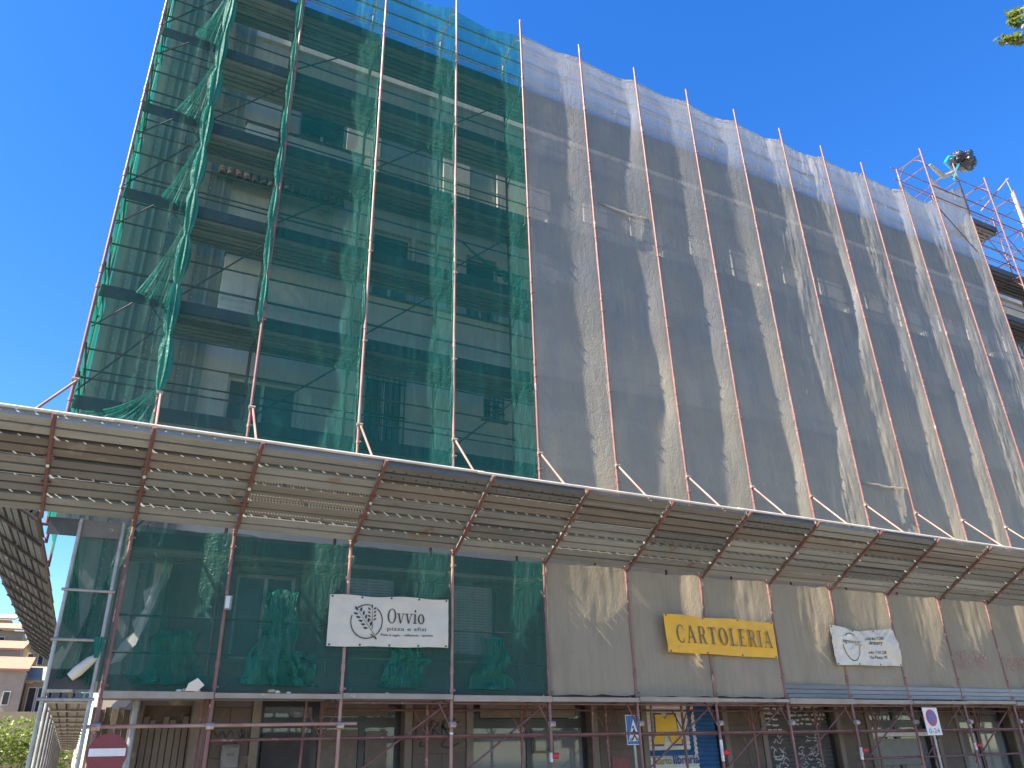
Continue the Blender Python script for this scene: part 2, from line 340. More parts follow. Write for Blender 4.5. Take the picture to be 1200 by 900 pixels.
# ------------------------------------------------------------------ ground
def sheet(name, x0, y0, x1, y1, z, mat):
    return structure(MB().add([(x0, y0, z), (x1, y0, z), (x1, y1, z), (x0, y1, z)], [(0, 1, 2, 3)]).build(name, mat))
sheet('ground', -900, -900, 900, 900, -.004, 'earth')
sheet('road', -300, -16, 300, -3.2, 0, 'asphalt')
sheet('side_road', -14, -3.2, -7.6, 33, .004, 'dark_asphalt')
structure(MB().box((-7.4, -3.2, -.1), (120, 34, .13)).build('pavement', 'pave'))
structure(MB().box((-300, -19.5, -.1), (300, -16, .13)).build('far_pavement', 'pave'))
for i in range(9):
    structure(MB().add([(-18+i*7, -9.6, .006), (-15+i*7, -9.6, .006), (-15+i*7, -9.48, .006), (-18+i*7, -9.48, .006)], [(0, 1, 2, 3)]).build('road_marking', 'line'))
structure(MB().box((-7.55, -3.35, -.05), (120, -3.203, .126)).build('kerb', 'trim'))

# ------------------------------------------------------------------ building
PX = {0: -6.2165, 1: -5.0405, 2: -3.628}
for i in range(3, 22): PX[i] = 1.8*(i-4)
YF = 1.45          # facade plane
bld = thing('apartment_building', 'beige rendered apartment block behind the scaffolding with shops at street level', 'building', (-4.45, YF, 0))
def holed_wall(name, x0, x1, z0, z1, ops, y, mat, parent, depth=.22):
    xs = sorted({x0, x1, *[v for o in ops for v in o[:2]]}); zs = sorted({z0, z1, *[v for o in ops for v in o[2:]]})
    mb = MB()
    for a, b in zip(xs, xs[1:]):
        for c, d in zip(zs, zs[1:]):
            mx, mz = (a+b)/2, (c+d)/2
            if any(o[0] < mx < o[1] and o[2] < mz < o[3] for o in ops): continue
            mb.add([(a, y, c), (b, y, c), (b, y, d), (a, y, d)], [(0, 1, 2, 3)])
    for a, b, c, d in ops:
        f, k = y, y+depth
        mb.add([(a,f,c),(b,f,c),(b,f,d),(a,f,d),(a,k,c),(b,k,c),(b,k,d),(a,k,d)], [(0,1,5,4),(1,2,6,5),(2,3,7,6),(3,0,4,7)])
    return mb.build(name, mat, parent)
WIN = []          # (x0,x1,z0,z1,kind)
WIN += [(-1.33, -.46, 7.0, 8.76, 'grille'), (1.30, 1.80, 8.2, 8.78, 'grille'), (-1.33, -.44, 10.6, 12.34, 'dark'), (-.36, .55, 10.6, 12.34, 'white'),
        (-3.40, -2.26, 10.7, 12.60, 'white'), (-1.30, .30, 13.3, 15.2, 'white'), (-3.2, -2.1, 13.6, 15.5, 'dark'), (-3.9, -2.6, 6.6, 8.2, 'dark'), (.9, 1.7, 10.6, 12.3, 'dark'), (1.0, 1.75, 13.9, 15.6, 'white'),
        (-3.3, -2.3, 3.2, 4.6, 'dark'), (-1.45, -.5, 3.4, 4.75, 'white'), (.6, 1.5, 3.4, 4.7, 'white')]
for b in range(10):
    x = 3.3+b*3.55
    for z in (3.1, 6.7, 10.3, 13.9):
        WIN.append((x, x+1.0, z+.1, z+1.95, 'dark' if (b*3+int(z)) % 3 else 'white')); WIN.append((x+1.75, x+2.5, z+.1, z+1.95, 'white' if (b+int(z)) % 2 else 'dark'))
XE = 39.0
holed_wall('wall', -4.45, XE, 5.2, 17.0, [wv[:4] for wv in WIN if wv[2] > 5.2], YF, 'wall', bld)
holed_wall('mezzanine_wall', -4.45, XE, 2.75, 5.198, [wv[:4] for wv in WIN if wv[2] < 5.2], YF, 'trim', bld)
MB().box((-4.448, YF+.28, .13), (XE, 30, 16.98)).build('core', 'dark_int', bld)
MB().box((-4.47, YF+.05, 2.75), (-4.449, 30, 16.99)).build('side_wall', 'stone', bld)  # dark stone colour paints in the shade of the side street nets
MB().box((-4.56, YF-.03, 2.8), (-4.44, YF+.16, 16.9)).build('corner_pilaster', 'rib_light', bld)
MB().box((-4.7, YF-.12, 16.72), (XE+.1, 30.2, 16.93)).box((-4.6, YF+.3, 16.93), (XE, 30, 17.02)).build('roof', 'wall', bld)
def window(x0, x1, z0, z1, kind, det):
    y = YF+.12
    fr = MB(); t = .06
    fr.box((x0, y, z0), (x0+t, y+.06, z1)).box((x1-t, y, z0), (x1, y+.06, z1)).box((x0+t, y, z0), (x1-t, y+.06, z0+t)).box((x0+t, y, z1-t), (x1-t, y+.06, z1))
    fr.box(((x0+x1)/2-.03, y+.002, z0+t), ((x0+x1)/2+.03, y+.058, z1-t))
    win = fr.build('window', 'frame_white', bld)
    if kind in ('dark', 'grille'):
        boxo('pane', (x0+t, y+.03, z0+t), (x1-t, y+.036, z1-t), 'glass', win)
    if kind == 'white' or (kind == 'dark' and random.random() < .4):
        m = MB(); zz = z0+t if kind == 'white' else z0+.5*(z1-z0)
        while zz < z1-t-.03: m.box((x0+t, y-.03+.004, zz), (x1-t, y-.012, zz+.043)); zz += .05
        m.build('roller_blind', 'frame_white' if kind == 'white' else 'shutter_green', win)
    MB().box((x0-.06, YF-.06, z0-.06), (x1+.06, YF+.1, z0-.003)).build('sill', 'trim', win)
    if kind == 'grille':
        g = MB(); n = int((x1-x0)/.11)
        for i in range(n+1): xx = x0+.03+(x1-x0-.06)*i/n; g.tube((xx, YF-.03, z0), (xx, YF-.03, z1), .009, 6)
        for zz in (z0+.15, (z0+z1)/2, z1-.15): g.box((x0, YF-.036, zz-.012), (x1, YF-.024, zz+.012))
        g.build('grille', 'frame_black', win)
for wv in WIN: window(*wv, wv[0] < 2)
def balcony(x0, x1, z, rail=False, h=.95, y0=1.16):
    b = MB().box((x0, y0, z-.16), (x1, YF-.003, z)).build('balcony', 'parapet', bld)
    hp = h if not rail else .45
    MB().box((x0, y0, z+.003), (x1, y0+.07, z+hp)).box((x0, y0+.073, z+.003), (x0+.07, YF-.004, z+hp)).box((x1-.07, y0+.073, z+.003), (x1, YF-.004, z+hp)).build('parapet', 'parapet', b)
    MB().box((x0-.03, y0-.03, z+hp+.002), (x1+.03, y0+.1, z+hp+.05)).build('coping', 'trim', b)
    if rail:
        m = MB(); n = int((x1-x0)/.1)
        for i in range(n+1): xx = x0+.03+(x1-x0-.06)*i/n; m.tube((xx, y0+.04, z+hp+.05), (xx, y0+.04, z+hp+.62), .008, 6)
        m.tube((x0, y0+.04, z+hp+.62), (x1, y0+.04, z+hp+.62), .018, 8)
        m.build('railing', 'frame_white', b)
balcony(-1.55, 1.9, 13.05, True, .95)
balcony(-4.3, -1.75, 13.05, False, .9)
balcony(-4.3, -1.75, 9.45, False, 1.15)
balcony(-4.3, -1.75, 5.9, False, 1.0)
balcony(-1.5, 1.9, 9.45, False, .95)
for b in range(10):
    x = 3.1+b*3.55
    for z in (5.9, 9.45, 13.05): balcony(x, x+1.5 if b % 2 else x+2.9, z, False, .95)
# little tiled pent roof over the balcony between the second and third posts
pr = MB().add([(-4.7, YF, 12.95), (-2.1, YF, 12.95), (-2.1, 1.12, 12.42), (-4.7, 1.12, 12.42), (-4.7, YF, 12.88), (-2.1, YF, 12.88), (-2.1, 1.12, 12.36), (-4.7, 1.12, 12.36)], [(0,1,2,3),(4,5,6,7),(2,3,7,6),(0,3,7,4),(1,2,6,5)]).build('pent_roof', 'trim', bld)
tm = MB()
for i in range(6):
    a0, a1 = math.pi*i/6, math.pi*(i+1)/6
    tm.add([(-.075*math.cos(a0), 0, .055*math.sin(a0)), (-.075*math.cos(a1), 0, .055*math.sin(a1)), (-.06*math.cos(a1), .64, .05*math.sin(a1)), (-.06*math.cos(a0), .64, .05*math.sin(a0))], [(0, 1, 2, 3)])
tme = tm.mesh('tile', 'tile', True)
for i in range(16):
    mw = Matrix.Translation((-4.62+i*.162, 1.09, 12.385)) @ Matrix.Rotation(math.atan2(.53, .33), 4, 'X')
    link(bpy.data.objects.new('tile', tme), pr, mw)

# ---- street level
SH = [(-2.68, -.26), (1.02, 3.51), (4.80, 6.73), (7.9, 10.0), (11.1, 13.3), (14.25, 16.3), (17.6, 19.7), (21.2, 23.4), (24.8, 27), (28.4, 30.6)]
holed_wall('shop_wall', -4.45, XE, .13, 2.748, [(a, b, .135, 2.62) for a, b in SH]+[(-4.40, -3.72, .135, 2.5)], YF, 'stone', bld, .5)
for a, b in SH[:6]:     # pale architraves
    for p_, q_ in ((a-.13, a-.003), (b+.003, b+.13)): boxo('architrave', (p_, YF-.05, .135), (q_, YF-.002, 2.6), 'trim', bld)
# stone slabs on the piers, each its own piece
slab_edges = [(-3.40, -2.83), (-.11, .88), (3.66, 4.65), (6.88, 7.75), (10.15, 10.95), (13.45, 14.1), (16.45, 17.45)]
for a, b in slab_edges:
    z = .15; k = 0
    while z < 2.55:
        h = (.42, .30, .52, .36)[k % 4]; z1 = min(z+h, 2.6)
        cuts = [a, b] if k % 2 == 0 else [a, a+(b-a)*random.uniform(.4, .65), b]
        for c, d in zip(cuts, cuts[1:]):
            e = random.uniform(.018, .03)
            boxo('stone_slab', (c+.004, YF-e, z+.004), (d-.004, YF-.002, z1-.004), 'stone', bld)
        z = z1; k += 1
# corner pier and boarded door
MB().box((-3.71, YF-.08, .135), (-3.45, YF-.002, 2.6)).build('corner_pier', 'trim', bld)
bd = MB().box((-4.39, YF+.2, .14), (-3.73, YF+.24, 2.5)).build('boarded_door', 'stone', bld)
for i in range(7):
    x = -4.38+i*.094; boxo('board', (x, YF+.13+.02*(i % 2), .14), (x+.08, YF+.198, 2.35-.05*(i % 3)), 'trim', bd)

hb = thing('board_hoarding', 'brown hoarding of upright boards at the street corner behind the no entry sign', 'hoarding', (-4.75, 1.3, .13))
for i in range(8):
    x = -5.1+i*.085; boxo('board', (x, 1.22+.03*(i % 3), .13), (x+.078, 1.25+.03*(i % 3), 2.46-.03*(i % 2)), 'stone' if i % 3 else 'trim', hb)
boxo('rail', (-5.1, 1.315, 2.2), (-4.46, 1.34, 2.28), 'stone', hb)
def shop_glass(a, b, mull, trans, name='shop_window'):
    y = YF+.18; t = .09
    m = MB().box((a, y, .14), (a+t, y+.08, 2.61)).box((b-t, y, .14), (b, y+.08, 2.61)).box((a+t, y, 2.5), (b-t, y+.08, 2.61))
    for x in mull: m.box((x-.05, y+.002, .14), (x+.05, y+.078, 2.498))
    m.box((a+t, y-.01, trans), (b-t, y+.07, trans+.16))
    w_ = m.build(name, 'frame_black', bld)
    xs = [a+t]+list(mull)+[b-t]
    for p, q in zip(xs, xs[1:]):
        boxo('pane', (p, y+.04, .16), (q, y+.048, trans), 'glass', w_); boxo('pane', (p, y+.04, trans+.16), (q, y+.048, 2.5), 'glass', w_)
    return w_
s1 = shop_glass(-2.68, -.26, [-1.75, -.95], 2.18, 'shop_door')
boxo('paper_sheet', (-1.68, YF+.165, .5), (-1.02, YF+.178, 2.15), 'paper', s1); boxo('paper_sheet', (-.88, YF+.165, 1.2), (-.5, YF+.178, 2.12), 'paper', s1)
boxo('paper_sheet', (-1.7, YF+.165, 2.36), (-.5, YF+.178, 2.58), 'paper', s1)
MB().box((-2.6, YF+.1, .3), (-1.82, YF+.13, 2.1)).build('notice_board', 'dark_int', s1)
s2 = shop_glass(1.02, 3.51, [2.25], 2.15)
MB().box((2.32, YF+.13, 1.72), (2.36, YF+.17, 2.1)).box((2.72, YF+.13, 1.72), (2.75, YF+.17, 2.1)).box((2.754, YF+.132, 2.06), (3.33, YF+.168, 2.1)).box((2.364, YF+.132, 1.72), (2.716, YF+.168, 1.76)).box((2.364, YF+.132, 2.06), (2.716, YF+.168, 2.1)).build('inner_frame', 'paper', s2)
MB().box((1.1, YF+.4, 1.75), (2.2, YF+.42, 1.79)).box((1.1, YF+.4, 1.45), (2.2, YF+.42, 1.49)).build('shelf', 'paper', s2)
for k in range(9): MB().box((1.2+k*.11, YF+.39, 1.49), (1.26+k*.11, YF+.43, 1.49+random.uniform(.08, .2))).build('goods', random.choice(['paper', 'rubble', 'pipe']), s2)
boxo('fascia_board', (1.2, YF+.05, 2.32), (3.2, YF+.09, 2.55), 'trim', bld)
def slats(x0, x1, z0, z1, y, mat, parent, name='slats', pitch=.085):
    m = MB(); z = z0
    while z < z1-.01:
        q = min(z+pitch, z1)
        m.add([(x0, y, z+.012), (x1, y, z+.012), (x1, y-.022, (z+q)/2), (x0, y-.022, (z+q)/2), (x1, y, q), (x0, y, q), (x1, y+.012, z), (x0, y+.012, z)], [(7, 6, 1, 0), (0, 1, 2, 3), (3, 2, 4, 5)]); z = q
    o = m.build(name, mat, parent); o['kind'] = 'stuff'; return o
# white and blue shutter of the stationer
ys = YF+.16
st = MB().box((4.8, ys-.08, 2.601), (6.73, ys+.06, 2.618)).build('roller_shutter', 'frame_black', bld)
for xg in (4.8, 6.67): boxo('guide', (xg, ys-.06, .14), (xg+.06, ys+.06, 2.6), 'frame_black', st)
slats(4.861, 5.96, 1.72, 2.6, ys, 'shutter_white', st); slats(4.861, 6.0, .14, 1.62, ys, 'shutter_white', st); slats(5.961, 6.06, 1.72, 2.6, ys, 'shutter_blue', st)
slats(6.061, 6.14, 1.62, 2.6, ys, 'shutter_white', st); slats(6.141, 6.669, .14, 2.6, ys, 'shutter_blue', st); slats(4.861, 6.06, 1.62, 1.72, ys, 'shutter_blue', st); slats(6.001, 6.14, .14, 1.62, ys, 'shutter_white', st)
def on_wall(y): return lambda x, z, t: (x, y-t, z)
mlogo = [(5.12, 2.38), (5.30, 2.38), (5.37, 2.28), (5.44, 2.38), (5.64, 2.38), (5.64, 2.30), (5.67, 1.98), (5.74, 1.93), (5.74, 1.83), (5.50, 1.83), (5.44, 1.95), (5.38, 2.05), (5.32, 1.95), (5.30, 1.83), (5.05, 1.83), (5.05, 1.93), (5.11, 2.0), (5.13, 2.28)]
cx, cz = 5.385, 2.11
MB().prism([(cx+(x-cx)*1.10, cz+(z-cz)*1.10-.005) for x, z in mlogo], .026, .030, on_wall(ys)).build('painted_letter_edge', 'paint_blue', st)
MB().prism(mlogo, .0315, .035, on_wall(ys)).build('painted_letter', 'paint_yellow', st)
def text_mesh(body, size, mapf, shear=0, bold=0):
    cu = bpy.data.curves.new('text', 'FONT'); cu.body = body; cu.size = size; cu.extrude = 0; cu.offset = bold; cu.resolution_u = 3
    o = bpy.data.objects.new('text_tmp', cu); COL.objects.link(o)
    bpy.context.view_layer.update()
    dg = bpy.context.evaluated_depsgraph_get()
    me = bpy.data.meshes.new_from_object(o.evaluated_get(dg))
    wd = max((v.co.x for v in me.vertices), default=1)
    vs = [mapf(v.co.x+shear*v.co.y, v.co.y, wd) for v in me.vertices]; fs = [tuple(p.vertices) for p in me.polygons]
    bpy.data.objects.remove(o); bpy.data.curves.remove(cu); bpy.data.meshes.remove(me)
    return MB().add(vs, fs)
text_mesh('Carto', .2, lambda x, y, wd: (5.02+x/wd*.42, ys-.03, 1.47+y), 0, .006).build('painted_word', 'paint_olive', st)
text_mesh('libreria', .22, lambda x, y, wd: (5.47+x/wd*.66, ys-.03, 1.47+y), 0, .006).build('painted_word', 'paint_blue', st)
# dark shutter with white spray writing
sd = MB().box((7.9, ys-.08, 2.601), (10.0, ys+.06, 2.618)).build('roller_shutter', 'frame_black', bld)
for xg in (7.9, 9.93): boxo('guide', (xg, ys-.06, .14), (xg+.07, ys+.06, 2.6), 'frame_black', sd)
slats(7.971, 9.929, .14, 2.6, ys, 'shutter_dark', sd)
def stroke(mb, pts, wd, mapf):
    """flat brush stroke through 2-D points, smoothed"""
    P = [Vector(p) for p in pts]; S = []
    for i in range(len(P)-1):
        a, b, c, d = P[max(i-1, 0)], P[i], P[i+1], P[min(i+2, len(P)-1)]
        for k in range(6):
            t = k/6; S.append(.5*((2*b)+(c-a)*t+(2*a-5*b+4*c-d)*t*t+(3*b-a-3*c+d)*t**3))
    S.append(P[-1]); L = []; 
    for i, p in enumerate(S):
        d = S[min(i+1, len(S)-1)]-S[max(i-1, 0)]; n = Vector((-d.y, d.x)); n = n/(n.length or 1)
        ww = wd*(.55+.45*math.sin(math.pi*min(1, (i+.6)/len(S)*1.02)))*random.uniform(.85, 1.15)
        L.append((p+n*ww/2, p-n*ww/2))
    vs = [mapf(q.x, q.y) for pr_ in L for q in pr_]
    mb.add(vs, [(2*i, 2*i+1, 2*i+3, 2*i+2) for i in range(len(L)-1)])
sg = MB(); rs = random.Random(3)
for zrow, a, b in ((2.53, 8.75, 9.6), (2.45, 8.7, 9.62), (2.36, 8.78, 9.7), (2.27, 8.72, 9.75), (2.18, 8.8, 9.7), (2.5, 8.05, 8.5), (2.4, 8.03, 8.5), (2.28, 8.05, 8.45), (2.17, 8.08, 8.4), (2.07, 8.1, 8.45)):
    x = a
    while x < b:
        l = rs.uniform(.08, .22); stroke(sg, [(x, zrow), (x+l*.5, zrow+rs.uniform(-.015, .02)), (x+l, zrow)], rs.uniform(.03, .055), lambda u, v: (u, ys-.03, v)); x += l+rs.uniform(.02, .07)
for row in range(9):
    z = 1.92-row*.075
    for x0 in (8.15, 8.35, 8.95, 9.2, 9.4):
        if rs.random() < .78:
            x = x0+rs.uniform(-.05, .05); pts = [(x, z)]
            for k in range(4): pts.append((x+.05*k+rs.uniform(-.02, .05), z+rs.uniform(-.05, .05)))
            stroke(sg, pts, .022, lambda u, v: (u, ys-.031, v))
stroke(sg, [(8.25, 1.7), (8.17, 1.62), (8.22, 1.5), (8.38, 1.5), (8.44, 1.6), (8.36, 1.7)], .03, lambda u, v: (u, ys-.032, v))
sg.build('spray_writing', 'spray_white', sd)
# bar front with a white awning case
s4 = shop_glass(11.1, 13.3, [12.2], 2.1)
MB().box((11.12, YF+.02, 1.9), (13.28, YF+.14, 2.02)).build('awning_case', 'frame_white', s4)
s5 = shop_glass(14.25, 16.3, [15.2], 2.2); s6 = shop_glass(17.6, 19.7, [18.6], 2.2)
boxo('poster', (14.4, YF+.15, 1.5), (14.75, YF+.168, 2.05), 'paper', s5)
MB().box((11.3, YF+.12, 1.3), (12.9, YF+.16, 1.85)).build('roller_panel', 'grey_box', s4)
# spray tags on the piers
tg = MB(); wf = lambda u, v: (u, YF-.036, v)
stroke(tg, [(-3.38, 2.15), (-3.3, 2.05), (-3.24, 2.13), (-3.18, 2.04), (-3.12, 2.14), (-3.06, 2.05)], .025, wf)
stroke(tg, [(-3.02, 2.14), (-2.96, 2.04), (-2.9, 2.1), (-2.97, 2.15), (-2.9, 2.02), (-2.84, 1.98), (-2.86, 2.12)], .025, wf)
stroke(tg, [(-3.3, 2.2), (-3.1, 2.24), (-2.95, 2.2)], .02, wf); stroke(tg, [(-3.2, 1.97), (-3.1, 2.0), (-3.0, 1.95)], .022, wf)
for k, pts in enumerate([[(.0, 2.25), (-.06, 2.15), (-.04, 2.0), (.04, 1.98)], [(.08, 2.0), (.16, 2.3), (.2, 2.05)], [(.22, 2.27), (.26, 2.02)], [(.22, 2.27), (.36, 2.22), (.26, 2.14), (.4, 2.03)],
                         [(.44, 2.28), (.42, 2.02)], [(.5, 2.3), (.44, 2.16), (.6, 2.12)], [(.46, 2.18), (.56, 2.02), (.7, 2.06)], [(.56, 2.26), (.66, 2.3), (.6, 2.22), (.76, 2.26)], [(.5, 1.98), (.42, 1.88), (.56, 1.84), (.76, 1.92)], [(.05, 1.95), (.02, 1.88), (.14, 1.86)]]):
    stroke(tg, pts, .034, wf)
for k in range(14):
    x = random.uniform(10.2, 10.8); z = random.uniform(1.9, 2.3); stroke(tg, [(x, z), (x+.05, z+.04), (x+.1, z-.02)], .012, wf)
tg.build('spray_tag', 'spray_black', bld)['kind'] = 'stuff'
ib = MB().box((-3.22, YF-.16, 1.62), (-2.98, YF-.032, 1.93)).build('letter_box', 'grey_box', bld)
MB().box((-3.2, YF-.175, 1.9), (-3.0, YF-.163, 1.94)).box((-3.15, YF-.168, 1.78), (-3.05, YF-.163, 1.82)).build('lid', 'paper', ib)
boxo('notice', (-2.95, YF-.045, 1.66), (-2.8, YF-.035, 1.78), 'paper', bld)
boxo('notice', (3.9, YF-.045, 1.3), (4.3, YF-.035, 1.62), 'sign_red', bld)

# ------------------------------------------------------------------ scaffolding
LV = [2.62+2*k for k in range(8)]          # deck levels
YI = 1.05                                   # inner row of posts
NP = 20
scf = thing('scaffolding', 'pink and rust painted tube scaffolding standing in front of the whole building', 'scaffolding', (PX[0], 0, .13))
_pm = {}
def post_mesh(h, mat, off):
    key = (round(h, 2), mat, off)
    if key not in _pm:
        m = MB().tube((0, 0, 0), (0, 0, h), .0265, 12); z = off
        while z < h-.1:
            m.tube((0, 0, z-.05), (0, 0, z+.05), .034, 10); m.box((-.012, -.048, z+.07), (.012, -.025, z+.1)); m.tube((.02, -.03, z-.3), (.055, -.03, z-.3), .014, 6); m.tube((0, 0, z-.33), (0, 0, z-.27), .035, 10); z += 2
        m.box((-.07, -.07, 0), (.07, .07, .012))
        _pm[key] = m.mesh('post', mat, True)
    return _pm[key]
def top_of(i): return 21.0 if i >= 14 else 19.4 if i == 13 else 19.0
for i in range(0, NP+1):
    z0 = 5.0 if i == 0 else .13
    o = link(bpy.data.objects.new('post', post_mesh(top_of(i)-z0, 'pale_post' if i in (3, 4) else 'post', round(2.95-z0, 2) if i else 1.95)), scf, Matrix.Translation((PX[i], 0, z0)) @ Matrix.Rotation(rad(random.uniform(-.12, .12)), 4, 'Y'))
    link(bpy.data.objects.new('inner_post', post_mesh(top_of(i)-.6-z0, 'post', round(2.95-z0, 2) if i else 1.95)), scf, Matrix.Translation((PX[i], YI, z0)))
fh = MB().tube((0, 0, 0), (0, YI, 0), .022, 8)
for s, y in ((1, 0), (-1, YI)):
    fh.path([(0, y, -.42), (0, y+s*.07, -.28), (0, y+s*.2, -.12), (0, y+s*.34, -.02)], .014, 6)
fhm = fh.mesh('frame_head', 'tube', True)
gr_names = 0
plank_prof = [(0, 0), (0, -.004), (.026, -.004), (.030, -.082), (.134, -.084), (.139, -.045), (.161, -.045), (.166, -.084), (.270, -.082), (.274, -.004), (.30, -.004), (.30, 0)]
_pl = {}
def plank_mesh(L, mat, wdt=.30):
    key = (round(L, 3), mat, wdt)
    if key not in _pl: _pl[key] = MB().prism([(y*wdt/.3, z) for y, z in plank_prof], 0, L, lambda y, z, t: (t, y, z)).mesh('plank', mat)
    return _pl[key]
DK = MB()
for j in range(3): DK.prism([(y*.9+j*.272, z) for y, z in plank_prof], .03, 1.77, lambda y, z, t: (t, y, z))
deck_me = DK.mesh('deck', 'deck')
for i in range(0, NP+1):
    lv = LV+([18.62] if i >= 14 else [])
    for L in lv:
        if i == 0 and L < 5: continue
        link(bpy.data.objects.new('frame_head', fhm), scf, Matrix.Translation((PX[i], 0, L-.07)))
    link(bpy.data.objects.new('frame_head', fhm), scf, Matrix.Translation((PX[i], 0, 20.75 if i >= 14 else 18.6)))
for i in range(0, NP):
    a, b = PX[i], PX[i+1]; w_ = b-a
    lv = LV+([18.62] if i in (15,) else [])
    for k, L in enumerate(lv):
        if i == 0 and L < 5: continue
        if i == 0: pass
        elif i <= 4 or i >= 14:
            for j in range(3):
                mt = 'plank_dark' if i >= 14 else 'deck' if (i*5+k*3+j) % 7 else 'plank_perf'  # far-end decks: shade painted in by using the dark plank colour
                link(bpy.data.objects.new('plank', plank_mesh(w_-.05, mt, .27)), scf, Matrix.Translation((a+.025, .215+j*.272, L+random.uniform(-.006, .004))))
        else:
            link(bpy.data.objects.new('deck', deck_me), scf, Matrix.Translation((a, .215, L)))
        boxo('toe_board', (a+.02, .178, L-.03), (b-.02, .20, L+.19), 'board', scf)
        if k == 0 and 5 <= i <= 7: pass
        for h in (.48, .98):
            tube('guard_rail', (a-.03, .155, L+h), (b+.03, .155, L+h+random.uniform(-.01, .01)), .017, 'dark_tube' if i < 14 else 'tube', scf, 8)
    for h in (17.12, 17.62, 18.1) if i < 13 else (19.1, 19.6):
        if h < 17.2: continue
        tube('guard_rail', (a, .155, h), (b, .155, h), .017, 'tube', scf, 8)
    tube('inner_rail', (a, YI, 18.1), (b, YI, 18.1), .017, 'tube', scf, 8)
    if i < 5:
        for k, L in enumerate(LV[2:]):
            for y, h in ((.155, 1.45), (YI-.05, .5), (YI-.05, 1.0)): tube('guard_rail', (a-.02, y, L+h), (b+.02, y, L+h+random.uniform(-.02, .02)), .016, 'dark_tube', scf, 8)
    if i % 2 == 0 or i < 5:
        for k, L in enumerate(LV[:-1]):
            if L < 4 or (i+k) % 2: continue
            tube('diagonal_brace', (a, .19, L+.22), (b, .19, L+1.85), .016, 'dark_tube', scf, 8)
    tube('diagonal_brace', (a, YI-.04, LV[-1]+.25), (b, YI-.04, LV[-1]+1.8), .015, 'tube', scf, 8)
# bottom storey: ledgers and diagonals in front of the shops
tube('ledger', (-5.22, -.045, 2.14), (-1.55, -.045, 2.165), .024, 'pale_post', scf)
tube('ledger', (-3.65, .06, 1.965), (-.02, .06, 1.98), .021, 'tube', scf)
for i in range(3, 19):
    a, b = PX[i], PX[i+1]
    if i > 3: tube('ledger', (a, .06, 1.985), (b, .06, 1.99), .021, 'tube', scf)
    if i > 8: tube('ledger', (a, .06, 1.46), (b, .06, 1.47), .021, 'tube', scf)
    tube('ledger', (a, YI, 1.99), (b, YI, 1.99), .02, 'tube', scf)
    tube('ledger', (a, YI, 2.42), (b, YI, 2.42), .02, 'tube', scf)
    tube('ledger', (a, .05, 2.46), (b, .05, 2.46), .018, 'tube', scf)
    if i != 5:
        up = i % 2 == 0 or i > 12
        tube('diagonal_brace', (a+.05, .09, 1.32), (b-.05, .09, 2.45), .017, 'tube', scf, 8)
    for s in (-1, 1): tube('knee_brace', (a, YI-.02, 2.0), (a+s*.26, YI-.02, 2.44), .014, 'tube', scf, 8)
    if i > 3: tube('knee_brace', (a, .03, 2.1), (a-.2, .03, 2.45), .013, 'tube', scf, 8)
for x in (-3.75, -3.66, -2.25, 2.9, 4.2): tube('prop', (x, .55, .13), (x+.06, .5, 2.5), .022, 'tube', scf)
# base beam of the first deck (the pale ledge) and its low side sheets
for i in range(1, 19):
    a, b = PX[i], PX[i+1]
    boxo('ledge_beam', (a+.006, -.10+.012*(i % 2), 2.482+(i*5 % 4)*.009), (b-.006, -.03, 2.56+(i*3 % 5)*.006), 'ledge', scf)
    if i >= 8:
        m = MB()
        for q in range(3): m.box((a+.02, -.012, 2.60+q*.085), (b-.02, .012-.006*q, 2.675+q*.085))
        m.build('side_sheet', 'plank_plain', scf)
# open tower of frames at the far end
for i in range(14, 19):
    a, b = PX[i], PX[i+1]
    for y, zs_ in ((0, (18.9, 19.4, 20.3)), (YI, (18.7, 19.2, 20.2))):
        for z in zs_: tube('guard_rail', (a, y+.03, z), (b, y+.03, z+.01), .018, 'tube', scf, 8)
    tube('diagonal_brace', (a, YI-.04, 18.7), (b, YI-.04, 20.4), .016, 'tube', scf, 8); tube('diagonal_brace', (b, .05, 16.8), (a, .05, 18.5), .016, 'tube', scf, 8)
    for z in (17.3, 19.3, 20.2): tube('transom', (a, 0, z), (a, YI, z), .018, 'tube', scf, 8)
# brackets: raking braces that carry the canopy
for i in range(0, NP):
    tube('raking_brace', (PX[i]+.03, -.03, 6.95), (PX[i]+.03 if i else PX[i]-.5, -1.28, 5.62), .02, 'pale_post', scf)
    tube('clamp', (PX[i]-.04, -.03, 6.97), (PX[i]+.06, -.03, 6.97), .035, 'coupler', scf, 8)
    if i: tube('clamp', (PX[i]-.05, -.045, 2.14), (PX[i]+.05, -.045, 2.14), .05, 'coupler', scf, 8)
for i, z0, z1 in ((7, 1.5, 1.86), (4, 2.0, 2.03), (9, 1.45, 1.6)): tube('tape_wrap', (PX[i]+.001, -.001, z0), (PX[i]+.001, -.001, z1), .0305, 'sign_white', scf, 10)
